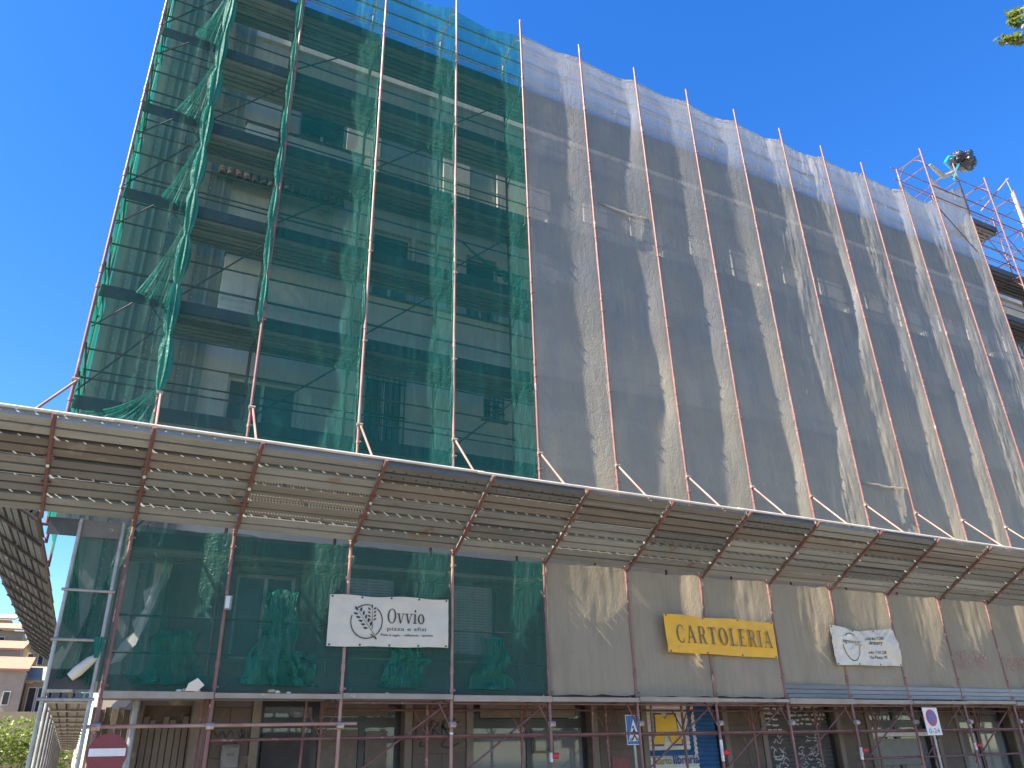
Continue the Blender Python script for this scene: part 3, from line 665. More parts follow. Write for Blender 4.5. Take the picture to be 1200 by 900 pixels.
# galvanised end frame and walkway running down the side street
for y in [-.06]+[1.8*k for k in range(1, 16)]:
    for x in (-5.72, -5.17):
        if y < 0 or x < -5.5: tube('side_post', (x, y, .13), (x, y, 4.85 if y < 4 else 2.7), .026 if y < 0 else .03, 'galv', scf)
for z in (3.86, 3.21, 2.47): tube('side_rail', (-5.78, -.085, z), (-5.12, -.085, z), .021, 'galv', scf)
for k in range(15):
    for j in range(2): link(bpy.data.objects.new('side_plank', plank_mesh(1.76, 'plank_dark', .27)), scf, Matrix.Translation((-5.16-j*.275, .06+1.8*k, 2.56)) @ Matrix.Rotation(rad(90), 4, 'Z'))
    tube('side_rail', (-5.74, 1.8*k+.1, 2.45), (-5.14, 1.8*k+.1, 2.45), .018, 'galv', scf)
    tube('side_rail', (-5.72, 1.8*k, 1.15), (-5.72, 1.8*k+1.8, 1.15), .018, 'galv', scf)
boxo('toe_board', (-5.70, .02, 2.6), (-5.16, .045, 2.85), 'board', scf)
boxo('toe_board', (-6.12, .02, 4.62), (-5.06, .045, 4.86), 'board', scf)
tube('stand_pipe', (-4.57, .5, .13), (-4.57, .5, 2.5), .045, 'pipe', scf, 14)
for y in (1.8, 3.6): tube('side_post', (PX[0], y, 4.9), (PX[0], y, 18.4), .0265, 'post', scf)
for k, L in enumerate(LV[2:]):
    for h in (.5, 1.0): tube('guard_rail', (PX[0]+.03, 0, L+h), (PX[0]+.03, 3.6, L+h), .017, 'tube', scf, 8)
    tube('knee_brace', (PX[0]+.04, .1, L-.65), (PX[0]+.55, .1, L-.08), .014, 'dark_tube', scf, 8)
    tube('knee_brace', (PX[1]-.03, .1, L-.5), (PX[1]-.35, .1, L-.08), .014, 'dark_tube', scf, 8)

# ------------------------------------------------------------------ canopy
SL = Vector((0, -1.53, .85)).normalized()
def canopy(name, label, segs, org, xdir, out, nrow, pitch, pick, ribmat='tube', edge=True, rise=0):
    """segs = list of (s0, s1) along xdir; out = slope direction; org = attachment line origin"""
    c = thing(name, label, 'canopy', org)
    org = Vector(org); xd = Vector(xdir); out = Vector(out).normalized()
    nrm = (-xd).cross(out)
    flip = nrm.z < 0
    if flip: nrm = xd.cross(out)
    xa = xd if flip else -xd
    for bi, (s0, s1) in enumerate(segs):
        for r in range(nrow):
            o = org+out*(r*pitch+.02)+xd*(s0+.02 if flip else s1-.02)+nrm*random.uniform(0, .012)
            mw = Matrix((xa, out, nrm)).transposed().to_4x4(); mw.translation = o
            mw = mw @ Matrix.Rotation(rad(random.uniform(-.5, .5)), 4, 'X')
            link(bpy.data.objects.new('plank', plank_mesh(s1-s0-.04, pick(bi, r), pitch-.0025)), c, mw)
        rp = org+xd*s0-nrm*.108
        ext = .07 if edge else -.06
        m = MB().tube(rp-out*.04, rp+out*(nrow*pitch+ext), .026, 10)
        if edge: m.tube(rp+out*(nrow*pitch+.03), rp+out*(nrow*pitch+.09)+nrm*.02, .031, 8)
        for q in (.35, .62): m.tube(rp+out*(nrow*pitch*q)-xd*.06+nrm*.01, rp+out*(nrow*pitch*q)+xd*.06+nrm*.01, .022, 6)
        m.build('rib', ribmat, c, True)
        tube('rib_bolt', rp+out*(nrow*pitch*.56)-nrm*.03, rp+out*(nrow*pitch*.56)-nrm*.05, .022, 'sign_white', c, 8)
    if edge:
        s = segs[0][0]-.02; k = 0
        while s < segs[-1][1]:
            e = min(s+[3.62, 5.4, 5.42][k % 3], segs[-1][1]); p = org+out*(nrow*pitch+.035)+nrm*(.0+.012*(k % 2))
            tube('edge_tube', p+xd*(s-.05), p+xd*(e+.06), .022, 'edge_tube', c, 12); s = e; k += 1
    return c
xs = [-9.2, -7.7]+[PX[i] for i in range(0, NP+1)]
PERF = {(4, 1), (4, 2), (7, 4), (8, 4), (10, 0), (12, 4), (13, 4), (15, 1)}
DARK = {(5, 4), (6, 4), (8, 2), (9, 4), (11, 4), (11, 1), (14, 4)}
def pick_front(bi, r):
    if (bi, r) in PERF: return 'plank_perf'
    if (bi, r) in DARK: return 'plank_dark'
    if r == 3 and bi != 4: return 'plank_brown'
    return 'plank_plain' if (bi*7+r*3) % 5 == 0 else 'plank'
canopy('protective_canopy', 'long canopy of slanting steel planks jutting over the pavement above the shops', [(a, b) for a, b in zip(xs, xs[1:])], (0, -.045, 4.93), (1, 0, 0), SL, 5, .348, pick_front)
canopy('protective_canopy', 'dark steel plank canopy running down the side street round the corner', [(1.8*k, 1.8*k+1.8) for k in range(0, 16)], (-6.25, .12, 4.93), (0, 1, .028), (-1.36, 0, .85), 5, .31, lambda b, r: 'plank_dark', 'dark_tube', False)

# ------------------------------------------------------------------ nets
def net(name, x0, x1, z0, z1, mat, label, group, seed, depth=.09, lip=.62, out=.03, ripple=.010, sag=.08, parent=None, hem=None, nx=44, dz=.1, wild=.16):
    """one sheet laced between two posts; it lies back from the left post and swings out to the right one"""
    nzr = max(4, int((z1-z0)/dz)); vs = []; fs = []
    def yy(t, z):
        lp = lip+wild*nz(seed*3.1, z*.33, 1.7)+.4*wild*nz(seed*1.7, z*1.1, 4)
        dp = depth*max(.1, 1+wild*3.5*nz(seed, z*.25, 9)+.25*nz(seed+5, z*.8, 3))
        lp = min(max(lp, .35), .86)
        if t < .05: y = .045+(dp*.55-.045)*(t/.05)
        elif t < lp: y = dp*(.55+.45*((t-.05)/(lp-.05))**.8)
        else:
            q = (t-lp)/(1-lp); y = dp+( -out-dp)*(q*q*(3-2*q)*.45+q*.55)
        e = math.sin(math.pi*min(max(t, 0), 1))
        rp = ripple*(.35+1.3*max(0, (t-lp+.25)))*e
        y += rp*(1.3*nz(t*9+seed, z*1.1, seed)+.9*nz(t*22, z*2.2+seed, 2.2)+.6*nz(t*10+z*3, z*7, seed*.3))
        return min(y, .135)
    for r in range(nzr+1):
        for c in range(nx+1):
            t = c/nx; q = r/nzr
            zt = z1-sag*math.sin(math.pi*t)*(1+.5*nz(seed, t*3, 8))+.03*nz(t*7, seed, 0)
            zb = z0+(.03*nz(t*6, seed, 5))
            z = zb+(zt-zb)*q
            x = x0+(x1-x0)*t+.012*nz(z*.9, seed, t*2)*math.sin(math.pi*t)
            if c == nx: x += .02*nz(z*.7, seed, 11)
            vs.append((x, yy(t, z), z))
    for r in range(nzr):
        for c in range(nx):
            a = r*(nx+1)+c; fs.append((a, a+1, a+nx+2, a+nx+1))
    o = MB().add(vs, fs).build(name, mat, parent, True)
    if label: tag(o, label, 'netting', group)
    if hem:
        h = MB(); hv = []
        for r in range(nzr*2+1):
            z = z0+.02+(z1-sag*.1-z0-.03)*r/(nzr*2); wv = .006+.075*max(0, nz(seed+2, z*.55, 3)-.12)+.012*abs(nz(seed, z*5, 1)); xr = x1-.004+.02*nz(z*.7, seed, 11)
            hv += [(xr-wv, yy(1-wv/(x1-x0), z)-.008, z), (xr, -out-.010+.008*nz(z*4, seed, 2), z), (xr+.004, -out+.004, z)]
        for r in range(nzr*2): k = r*3; h.add([], []); fs2 = [(k, k+1, k+4, k+3), (k+1, k+2, k+5, k+4)]; h.f += fs2
        h.v = hv; h.build('hem', hem, o, True)
        th = MB(); tv = []
        for c in range(nx+1):
            t = c/nx; zt = z1-sag*math.sin(math.pi*t)*(1+.5*nz(seed, t*3, 8))+.03*nz(t*7, seed, 0); x = x0+(x1-x0)*t
            wd = .05+.04*nz(t*5, seed, 7); tv += [(x, yy(t, zt)-.012, zt-wd), (x, yy(t, zt)-.016, zt+.004)]
        th.v = tv; th.f = [(2*c, 2*c+2, 2*c+3, 2*c+1) for c in range(nx)]
        th.build('top_hem', hem, o, True)
    return o
GU, YU, GL, YL = 'green nets above the canopy', 'grey nets above the canopy', 'green nets below the canopy', 'grey nets below the canopy'
gl_up = ['thin torn green net over the end bay beside the open sky', 'thin green net between the draped post and the corner of the beige wall', 'green net above the canopy covering the balconies beside the draped post',
         'green net above the canopy over the white railing and the barred window', 'green net above the canopy laced to the first grey net']
for i in range(5):
    o = net('safety_net', PX[i]+.025, PX[i+1]-.02, 5.12, 18.45, 'net_green_thin' if i < 2 else 'net_green', gl_up[i], GU, 11+i*7.3, depth=.125, ripple=.02 if i > 1 else .025, lip=.55, out=-.01, nx=70, dz=.085)
ords = ['first', 'second', 'third', 'fourth', 'fifth', 'sixth', 'seventh', 'eighth', 'ninth', 'tenth']
for i in range(5, 15):
    top = {13: 18.75, 14: 19.9}.get(i, 18.5)
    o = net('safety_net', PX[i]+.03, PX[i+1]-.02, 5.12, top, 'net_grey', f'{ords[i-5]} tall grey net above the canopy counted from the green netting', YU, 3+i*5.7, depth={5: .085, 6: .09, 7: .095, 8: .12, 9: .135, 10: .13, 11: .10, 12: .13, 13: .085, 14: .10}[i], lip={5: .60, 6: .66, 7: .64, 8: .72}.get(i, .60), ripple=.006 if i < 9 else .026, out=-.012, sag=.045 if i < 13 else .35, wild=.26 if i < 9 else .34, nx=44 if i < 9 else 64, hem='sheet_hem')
for fx, fz, ln in ((PX[6]+.15, 13.75, 1.5), (PX[10]+.12, 7.62, 1.6)):
    par = [o for o in COL.objects if o.name.startswith('safety_net') and o.get('group') == YU][0 if fz < 9 else 0]
    par = sorted([o for o in COL.objects if o.get('group') == YU and o.parent is None], key=lambda o: abs(min(v.co.x for v in o.data.vertices)-(fx-.13)))[0]
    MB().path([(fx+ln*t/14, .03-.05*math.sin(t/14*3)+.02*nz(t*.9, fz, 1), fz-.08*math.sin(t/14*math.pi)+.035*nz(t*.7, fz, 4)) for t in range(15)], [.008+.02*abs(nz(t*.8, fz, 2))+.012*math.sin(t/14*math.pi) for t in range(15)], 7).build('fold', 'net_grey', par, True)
gl_lo = [None, 'ragged green net below the canopy in front of the torn white strip', 'green net below the canopy with a slumped fold beside the wheat banner', 'green net below the canopy hanging behind the wheat banner', 'green net below the canopy next to the lowest grey nets']
for i in range(1, 5):
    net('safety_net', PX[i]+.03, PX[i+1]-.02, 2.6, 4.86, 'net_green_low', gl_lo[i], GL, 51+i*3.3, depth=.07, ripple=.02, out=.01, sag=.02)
for i in range(5, NP-1):
    net('safety_net', PX[i]+.03, PX[i+1]-.02, 2.60 if i < 8 else 2.84, 4.88, 'net_grey_low', f'{(ords+["eleventh","twelfth","thirteenth","fourteenth","fifteenth"])[i-5]} short grey net below the canopy counted from the green netting', YL, 83+i*4.1, depth=(.075, .03, .06, .025, .085, .045)[(i*5) % 6], lip=(.62, .8, .7, .55)[i % 4], ripple=.018, out=.0, sag=.01, wild=.3)
sn = MB(); vs = []
for r in range(60):
    for c in range(14):
        y = .06+c*.27; z = 5.1+r*.225; vs.append((PX[0]+.02+.05*nz(y*2, z*.7, 3)+.03*nz(y*6, z*2, 1), y, z))
sn.add(vs, [(r*14+c, r*14+c+1, r*14+c+15, r*14+c+14) for r in range(59) for c in range(13)])
tag(sn.build('safety_net', 'net_bunch', None, True), 'bright green net closing the side street end of the scaffolding', 'netting', GU)
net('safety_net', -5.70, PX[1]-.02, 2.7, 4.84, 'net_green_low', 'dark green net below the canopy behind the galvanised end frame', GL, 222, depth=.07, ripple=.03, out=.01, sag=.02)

# bunched and draped green net
def bunch(x, y, z0, z1, r0, seed, label, mat='net_bunch', lean=0):
    vs = []; n = 14; rows = int((z1-z0)/.09)
    for r in range(rows+1):
        z = z0+(z1-z0)*r/rows
        kn = abs(math.sin((z-z0)*math.pi/1.0))**.6
        rr = r0*(.35+.75*kn+.5*max(0, nz(seed, z*.7, 1)))
        cxx = x+.05*nz(z*.6, seed, 0)+lean*(z-z0); cy = y+.03*nz(z*.8, seed, 6)
        for k in range(n):
            a = 2*math.pi*k/n; q = rr*(1+.55*nz(k*1.7+seed, z*1.3, 2))*(1.25 if k % 2 else .65)
            vs.append((cxx+q*math.cos(a), cy+q*.7*math.sin(a), z))
    o = MB().add(vs, [(r*n+k, r*n+(k+1) % n, (r+1)*n+(k+1) % n, (r+1)*n+k) for r in range(rows) for k in range(n)]).build('bunched_net', mat, None, True)
    return tag(o, label, 'netting')
bunch(PX[1]-.03, -.035, 7.0, 18.6, .085, 5, 'bright green net gathered into a rope down the corner post')
bunch(PX[2]-.06, -.01, 8.6, 18.3, .05, 19, 'green net scrunched along the post next to the corner post', 'net_bunch')
bunch(PX[4]-.04, .0, 6.2, 18.3, .016, 33, 'narrow green net edge laced along the middle pale post', 'net_bunch')
bunch(PX[3]-.06, .01, 6.0, 15.2, .02, 43, 'narrow green net edge laced along the pale post by the barred window', 'net_bunch')
def fan(tip, left, right, seed, label, mat='net_fan', bend=.12):
    """sheet gathered at one knot and spreading in pleats"""
    tip, left, right = Vector(tip), Vector(left), Vector(right); vs = []; n = 36; rows = 18
    for r in range(rows+1):
        q = r/rows
        for k in range(n+1):
            t = k/n; e = left.lerp(right, t); e.z += .12*nz(t*5, seed, 1)
            p = tip.lerp(e, q); p.y -= .0
            p.y += bend*math.sin(math.pi*q)*.4+.05*q*nz(t*16, q*1.5, seed)+.02*q*math.sin(t*70+seed)
            p.z -= .10*math.sin(math.pi*q)*(1-t)
            vs.append(tuple(p))
    o = MB().add(vs, [(r*(n+1)+k, r*(n+1)+k+1, (r+1)*(n+1)+k+1, (r+1)*(n+1)+k) for r in range(rows) for k in range(n)]).build('draped_net', mat, None, True)
    return tag(o, label, 'netting')
names = ['second', 'third', 'fourth', 'fifth', 'sixth']
for k, L in enumerate(LV[3:]):
    fan((PX[1]-.05, -.05, L+1.75), (PX[1]-.62+.06*(k % 2), -.02, L+.05), (PX[1]-.04, -.06, L-.15), 3+k*5, f'green net fan hanging off the corner post onto the {names[k]} deck above the canopy')
fan((PX[1]-.02, -.06, 7.05), (PX[0]+.1, -.03, 6.42), (PX[1]-.02, -.06, 6.38), 29, 'green net pulled into a fan from a knot just above the canopy')
fan((-5.14, -.03, 4.6), (-5.66, -.02, 2.72), (-5.2, -.03, 2.7), 71, 'ragged green net hanging inside the galvanised end frame', 'net_heap')
fan((-5.75, -.02, 4.75), (-5.72, -.02, 3.0), (-5.45, -.02, 3.3), 73, 'narrow green net wisp tied at the top of the galvanised end frame', 'net_heap')
fan((PX[2]-.9, -.02, 4.45), (PX[2]-1.2, -.01, 2.75), (PX[2]-.6, -.01, 2.7), 41, 'loose dark green net drooping beside the torn white strip', 'net_fan')
def heap(x0, x1, z0, z1, seed, label, mat='net_heap', waist=.35):
    """slack net slumped into folds: wide at the foot, drawn in above"""
    n, rows = 46, 40; vs = []
    for r in range(rows+1):
        q = r/rows; wd = (x1-x0)*((1-q)**1.5*(1-waist)+waist+.35*q*q*(1-waist)+.18*nz(seed, q*4, 2)); cxx = (x0+x1)/2+.25*(x1-x0)*nz(seed+3, q*2.2, 1)
        for k in range(n+1):
            t = k/n; edge = 1-abs(2*t-1)
            x = cxx+(t-.5)*wd+.05*nz(t*4, q*5, seed); z = z0+(z1-z0)*q+.10*nz(t*3+seed, q*3, 5)*(1 if q > .1 else .2)
            y = .03+.06*fbm(t*3+seed, q*4, 2)+.05*nz(t*12, q*3+seed, 1)*(1-.5*q)-.02*edge
            vs.append((x, min(max(y, -.02), .14), z))
    o = MB().add(vs, [(r*(n+1)+k, r*(n+1)+k+1, (r+1)*(n+1)+k+1, (r+1)*(n+1)+k) for r in range(rows) for k in range(n)]).build('slumped_net', mat, None, True)
    return tag(o, label, 'netting')
heap(PX[2]+.35, PX[2]+1.25, 2.70, 4.05, 47, 'slumped dark green net hanging in folds beside the wheat banner')
heap(PX[2]+.8, PX[2]+1.5, 2.68, 3.15, 49, 'small crumpled green net lying on the deck at the foot of the slumped net', waist=.5)
heap(PX[3]+.55, PX[3]+1.45, 2.68, 3.3, 53, 'crumpled green net lying on the deck under the wheat banner', waist=.6)
heap(PX[4]+.30, PX[4]+1.2, 2.68, 3.5, 59, 'crumpled green net heap on the deck between wheat banner and grey nets', waist=.3)
heap(PX[1]+.35, PX[1]+1.3, 2.68, 3.4, 67, 'crumpled green net heap on the deck below the torn white strip', waist=.4)
fan((PX[5]-.15, .06, 11.0), (PX[4]+.1, .2, 11.7), (PX[5]-.25, .1, 10.6), 61, 'loose green net slung inside the bay beside the first grey net', 'net_bunch')

# ------------------------------------------------------------------ vertical panel screen in the end bay
scr = thing('panel_screen', 'screen of upright grey metal panels behind the end bay', 'screen', (-5.3, 1.3, 2.7))
x = -6.12; k = 0
while x < -4.60:
    wd = (.30, .22, .34, .26, .30)[k % 5]
    zb = 2.66 if x > -5.75 else 4.95
    b = boxo('panel', (x-.012, 1.27+.03*(k % 2), zb), (x+wd+.012, 1.297+.03*(k % 2), 18.2), 'rib' if k % 3 else 'rib_light', scr)
    rb = MB().box((x+wd*.42, 1.235+.03*(k % 2), zb), (x+wd*.42+.05, 1.268+.03*(k % 2), 18.2)); rb.build('stiffener', 'rib_light' if k % 2 else 'rib', scr)
    if k % 2 == 0:
        m = MB()
        for q in range(int((18-zb)/.15)): m.tube((x+wd*.42+.09, 1.272, zb+.14+q*.15), (x+wd*.42+.09, 1.258, zb+.14+q*.15), .011, 6)
        o = m.build('rivets', 'sign_white', scr); o['kind'] = 'stuff'
    x += wd; k += 1

boxo('panel', (-5.80, 1.33, 2.66), (-5.40, 1.345, 4.93), 'rib', scr)
# torn white plastic strip under the canopy
tp = [(-4.36, 4.62), (-4.62, 4.58), (-4.60, 4.2), (-4.72, 4.1), (-4.66, 3.85), (-4.80, 3.62), (-4.74, 3.5), (-4.9, 3.32), (-5.0, 3.02), (-4.86, 3.08), (-4.7, 3.3), (-4.62, 3.55), (-4.5, 3.85), (-4.46, 4.1), (-4.38, 4.35)]
tag(MB().prism(tp, 0, .012, lambda x, z, t: (x, .98-t-.12*nz(x*4, z*3, 1)+.05*z-.15, z)).build('torn_sheet', 'sign_white'), 'torn white plastic strip hanging slantwise below the canopy corner', 'plastic sheet')

# ------------------------------------------------------------------ banners
class Banner:
    def __init__(s, name, label, cor, mat, seed, wave=.018, y=-.075, bow=0, sag=0):
        s.sag = sag
        s.c = [Vector((a, y, b)) for a, b in cor]; s.seed = seed; s.wave = wave; s.bow = bow
        nx, nr = 60, 22; vs = []
        for r in range(nr+1):
            for c in range(nx+1): vs.append(s.at(c/nx, r/nr, 0))
        s.o = MB().add(vs, [(r*(nx+1)+c, r*(nx+1)+c+1, (r+1)*(nx+1)+c+1, (r+1)*(nx+1)+c) for r in range(nr) for c in range(nx)]).build(name, mat, None, True)
        tag(s.o, label, 'banner')
    def at(s, u, v, off):
        tl, tr_, bl, br = s.c; p = bl.lerp(br, u).lerp(tl.lerp(tr_, u), v)
        p.y += s.wave*(1.4*nz(u*3+s.seed, v*1.2, 1)+.7*nz(u*7+v*3, v*3, s.seed)+.35*nz(u*15-v*9, v*6, s.seed))-off
        p.y += s.bow*math.sin(math.pi*u)*math.sin(math.pi*v)
        p.z -= s.sag*math.sin(math.pi*u)**1.5*v*v
        p.z += .012*math.sin(math.pi*u*4)*(1 if v > .5 else -.4)*abs(v-.5)*2*(1 if v in (0, 1) else .6)
        return tuple(p)
    def put(s, polys, name, mat, off=.006):
        bm = bmesh.new()
        for i, poly in enumerate(polys):
            try: bm.faces.new([bm.verts.new((x, y, i*.00025)) for x, y in poly])
            except ValueError: pass
        bmesh.ops.triangulate(bm, faces=bm.faces); 
        for _ in range(2): bmesh.ops.subdivide_edges(bm, edges=[e for e in bm.edges if e.calc_length() > .05], cuts=1, use_grid_fill=False); bmesh.ops.triangulate(bm, faces=bm.faces)
        vs = [s.at(v.co.x, v.co.y, off+v.co.z) for v in bm.verts]; bm.verts.index_update()
        fs = [tuple(v.index for v in f.verts) for f in bm.faces]; bm.free()
        return MB().add(vs, fs).build(name, mat, s.o)
    def text(s, body, u, v, wdt, hgt, mat, bold=0, name='lettering'):
        return text_mesh(body, 1, lambda x, y, wd: s.at(u+x/wd*wdt, v+y*hgt, .006), 0, bold).build(name, mat, s.o)
    def eyelets(s, n, mat='ink'):
        for k in range(n):
            u = .02+.96*k/(n-1)
            for v in (.03, .97):
                p = Vector(s.at(u, v, .004)); tube('eyelet', p, p-Vector((0, .006, 0)), .016, mat, s.o, 8)
def arc(cx, cy, ro, ri, a0, a1, n=18):
    """ring sector; ro, ri = (x radius, y radius) of outer and inner edge"""
    out = []
    for i in range(n):
        t0, t1 = rad(a0+(a1-a0)*i/n), rad(a0+(a1-a0)*(i+1)/n)
        out.append([(cx+ro[0]*math.cos(t0), cy+ro[1]*math.sin(t0)), (cx+ro[0]*math.cos(t1), cy+ro[1]*math.sin(t1)), (cx+ri[0]*math.cos(t1), cy+ri[1]*math.sin(t1)), (cx+ri[0]*math.cos(t0), cy+ri[1]*math.sin(t0))])
    return out
def rc(a, b, c, d): return [(a, b), (c, b), (c, d), (a, d)]
def slant(x0, x1, wdt, y0=0, y1=1): return [(x0, y0), (x0+wdt, y0), (x1+wdt, y1), (x1, y1)]
def glyph(ch):
    s = .15; t = .06          # thick / thin strokes, letter box 0..1 high
    sf = lambda x0, x1, y: rc(x0, y, x1, y+.05)
    if ch == 'C': return arc(.42, .5, (.42, .52), (.27, .47), 55, 305)+[rc(.63, .72, .67, .96), rc(.63, .04, .67, .26)], .72
    if ch == 'O': return arc(.44, .5, (.44, .52), (.28, .47), 0, 360, 30), .88
    if ch == 'A': return [slant(.06, .36, t), slant(.68, .34, s), rc(.2, .30, .66, .36), sf(-.02, .22, 0), sf(.58, .92, 0)], .9
    if ch == 'R': return [rc(.1, 0, .1+s, 1), sf(0, .34, 0), sf(0, .4, .95), rc(.25, .46, .45, .51)]+arc(.42, .73, (.27, .27), (.13, .22), -90, 90)+[slant(.60, .38, s, 0, .5), sf(.6, .86, 0)], .82
    if ch == 'T': return [rc(.3, 0, .3+s, 1), sf(.18, .57, 0), rc(.0, .94, .75, 1.0), rc(0, .76, .04, .94), rc(.71, .76, .75, .94)], .75
    if ch == 'L': return [rc(.1, 0, .1+s, 1), sf(0, .36, .95), rc(0, 0, .66, .055), rc(.62, .055, .66, .26)], .68
    if ch == 'E': return [rc(.1, 0, .1+s, 1), rc(0, 0, .66, .055), rc(.62, .055, .66, .25), rc(0, .945, .62, 1), rc(.58, .76, .62, .945), rc(.25, .48, .48, .53), rc(.46, .40, .50, .62)], .7
    if ch == 'I': return [rc(.1, 0, .1+s, 1), sf(0, .35, 0), sf(0, .35, .95)], .35
    if ch == 'v': return [slant(.30, .06, s*1.0, 0, .68), slant(.36, .62, t, 0, .68), rc(-.02, .64, .30, .69), rc(.5, .64, .76, .69)], .74
    if ch == 'i': return [rc(.1, 0, .1+s, .68), rc(0, 0, .36, .05), rc(0, .63, .12, .68)]+arc(.18, .88, (.09, .09), (0.001, 0.001), 0, 360, 12), .36
    if ch == 'o': return arc(.33, .33, (.34, .36), (.18, .30), 0, 360, 26), .66
    return [], .3
def word(txt, u0, v0, u1, h, gap=.12, slope=0):
    """serif word fitted between u0 and u1"""
    tot = sum(glyph(c)[1]+gap for c in txt)-gap; k = (u1-u0)/tot; x = 0; out = []
    for c in txt:
        ps, wd = glyph(c)
        out += [[(u0+(x+px)*k, v0+py*h+slope*(x+px)*k) for px, py in p] for p in ps]; x += wd+gap
    return out
b1 = Banner('banner', 'white banner with a wheat emblem reading Ovvio on the green net', [(-2.10, 4.02), (-.10, 4.06), (-2.10, 3.25), (-.10, 3.29)], 'pvc_white', 4, .013)
b1.put(word('Ovvio', .475, .47, .785, .285, .10), 'lettering', 'ink')
b1.text('pizza e sfizi', .475, .325, .33, .105, 'ink'); b1.text('Pizza al taglio - caffetteria - aperitivi', .425, .215, .44, .062, 'ink', .012)
CU, CV, RU, RV = .305, .49, .132, .345
ring = arc(CU, CV, (RU, RV), (RU-.008, RV-.021), -52, 52, 20)+arc(CU, CV, (RU, RV), (RU-.008, RV-.021), 78, 128, 12)+arc(CU, CV, (RU, RV), (RU-.008, RV-.021), 160, 298, 26)
def leaf2(x, y, ang, l, wd):
    pts = [(0, 0), (.25, .42), (.6, .5), (1, 0), (.6, -.28), (.25, -.25)]; ca, sa = math.cos(ang), math.sin(ang)
    return [(x+(p*l*ca-q*wd*sa)*.39, y+(p*l*sa+q*wd*ca)) for p, q in pts]
wheat = []
def ear(p0, p1, n, l, wd):
    p0, p1 = Vector(p0), Vector(p1); d = p1-p0; a = math.atan2(d.y, d.x/.39)
    nrm = Vector((-d.y*.39, d.x)).normalized()
    wheat.append([tuple(p0+Vector((.003, 0))), tuple(p1+Vector((.0015, 0))), tuple(p1-Vector((.0015, 0))), tuple(p0-Vector((.003, 0)))])
    for k in range(n):
        q = p0.lerp(p1, .40+.52*k/(n-1))
        for s in (1, -1): wheat.append(leaf2(q.x-s*.013*math.sin(a), q.y+s*.03*math.cos(a), a+s*.8, l, wd))
    wheat.append(leaf2(p1.x, p1.y, a, l*1.1, wd))
ear((.392, .16), (.232, .70), 5, .105, .055); ear((.352, .34), (.345, .76), 4, .075, .045)
wheat.append([(.395, .15), (.345, .25), (.340, .235), (.388, .135)])
b1.put(ring, 'emblem_ring', 'ink'); b1.put(wheat, 'emblem_wheat', 'ink', .0085); b1.eyelets(5)
b2 = Banner('banner', 'yellow banner with serif letters CARTOLERIA on the grey nets', [(4.33, 4.06), (7.10, 4.03), (4.36, 3.37), (7.09, 3.33)], 'pvc_yellow', 9, .015)
b2.put(word('CARTOLERIA', .09, .27, .955, .46, .26), 'lettering', 'ink_brown'); b2.eyelets(4)
b3 = Banner('banner', 'white banner with a thin drawn face emblem and small black lettering', [(8.72, 4.05), (10.70, 4.08), (8.72, 3.25), (10.72, 3.27)], 'pvc_white', 14, .05, -.08, 0, .09)
b3.put(arc(.27, .60, (.135, .50), (.128, .478), 188, 352, 30)+arc(.28, .74, (.085, .14), (.078, .115), 20, 170, 14), 'emblem_ring', 'ink')
b3.text('agnesssori', .14, .585, .285, .155, 'ink'); b3.text('lavori', .33, .53, .1, .06, 'ink')
b3.text('LABORATORI', .50, .70, .28, .12, 'ink', .015); b3.text('Artistery', .56, .57, .2, .155, 'ink', .015)
b3.text('info 7101228', .53, .31, .27, .12, 'ink', .008); b3.text('Via Pisana 195', .53, .18, .28, .12, 'ink', .008); b3.eyelets(4)
# red spray writing on the last low nets
for lbl, pts0 in (('faded red sprayed scrawl on the short grey net by the no parking sign', (12.72, 3.62)), ('faded red sprayed scrawl on a short grey net further from the no parking sign', (14.55, 3.6))):
    m = MB(); rr = random.Random(int(pts0[0]*10)); x0, z0 = pts0
    for k in range(9):
        x = x0+k*.135; pts = [(x, z0-rr.uniform(0, .15))]
        for q in range(4): pts.append((x+rr.uniform(-.05, .17), z0-.02-q*.12+rr.uniform(-.08, .08)))
        stroke(m, pts, .05, lambda u, v: (u, -.047, v))
    tag(m.build('sprayed_writing', 'spray_red'), lbl, 'graffiti')

# ------------------------------------------------------------------ street signs
def disc(cx, cz, r, y, t, n=40): return MB().prism([(cx+r*math.cos(2*math.pi*k/n), cz+r*math.sin(2*math.pi*k/n)) for k in range(n)], 0, t, lambda x, z, q: (x, y-q, z))
s = thing('no_entry_sign', 'faded round red no entry sign with a white bar on its post', 'road sign', (-4.9, -1, .13))
disc(-4.885, 1.80, .225, -1, .012).build('disc', 'sign_red', s)
MB().box((-5.085, -1.017, 1.775), (-4.685, -1.0125, 1.86)).build('bar', 'sign_white', s)
tube('sign_post', (-4.885, -.97, .13), (-4.885, -.97, 2.0), .03, 'galv', s)
s = thing('crossing_sign', 'blue square pedestrian crossing sign with a white triangle', 'road sign', (2.4, -1.5, .13))
MB().box((2.24, -1.512, 1.74), (2.56, -1.5, 2.24)).build('plate', 'sign_white', s)
MB().box((2.252, -1.5165, 1.752), (2.548, -1.5125, 2.228)).build('blue_field', 'sign_blue', s)
MB().prism([(2.265, 1.80), (2.535, 1.80), (2.40, 2.17)], 0, .003, lambda x, z, q: (x, -1.5175-q, z)).build('triangle', 'sign_white', s)
wk = MB(); wy = lambda u, v: (u, -1.5235, v)
MB().prism([(2.385+.022*math.cos(a*.63), 2.035+.022*math.sin(a*.63)) for a in range(10)], 0, .002, lambda x, z, q: (x, -1.5225-q, z)).build('walker_head', 'ink', s)
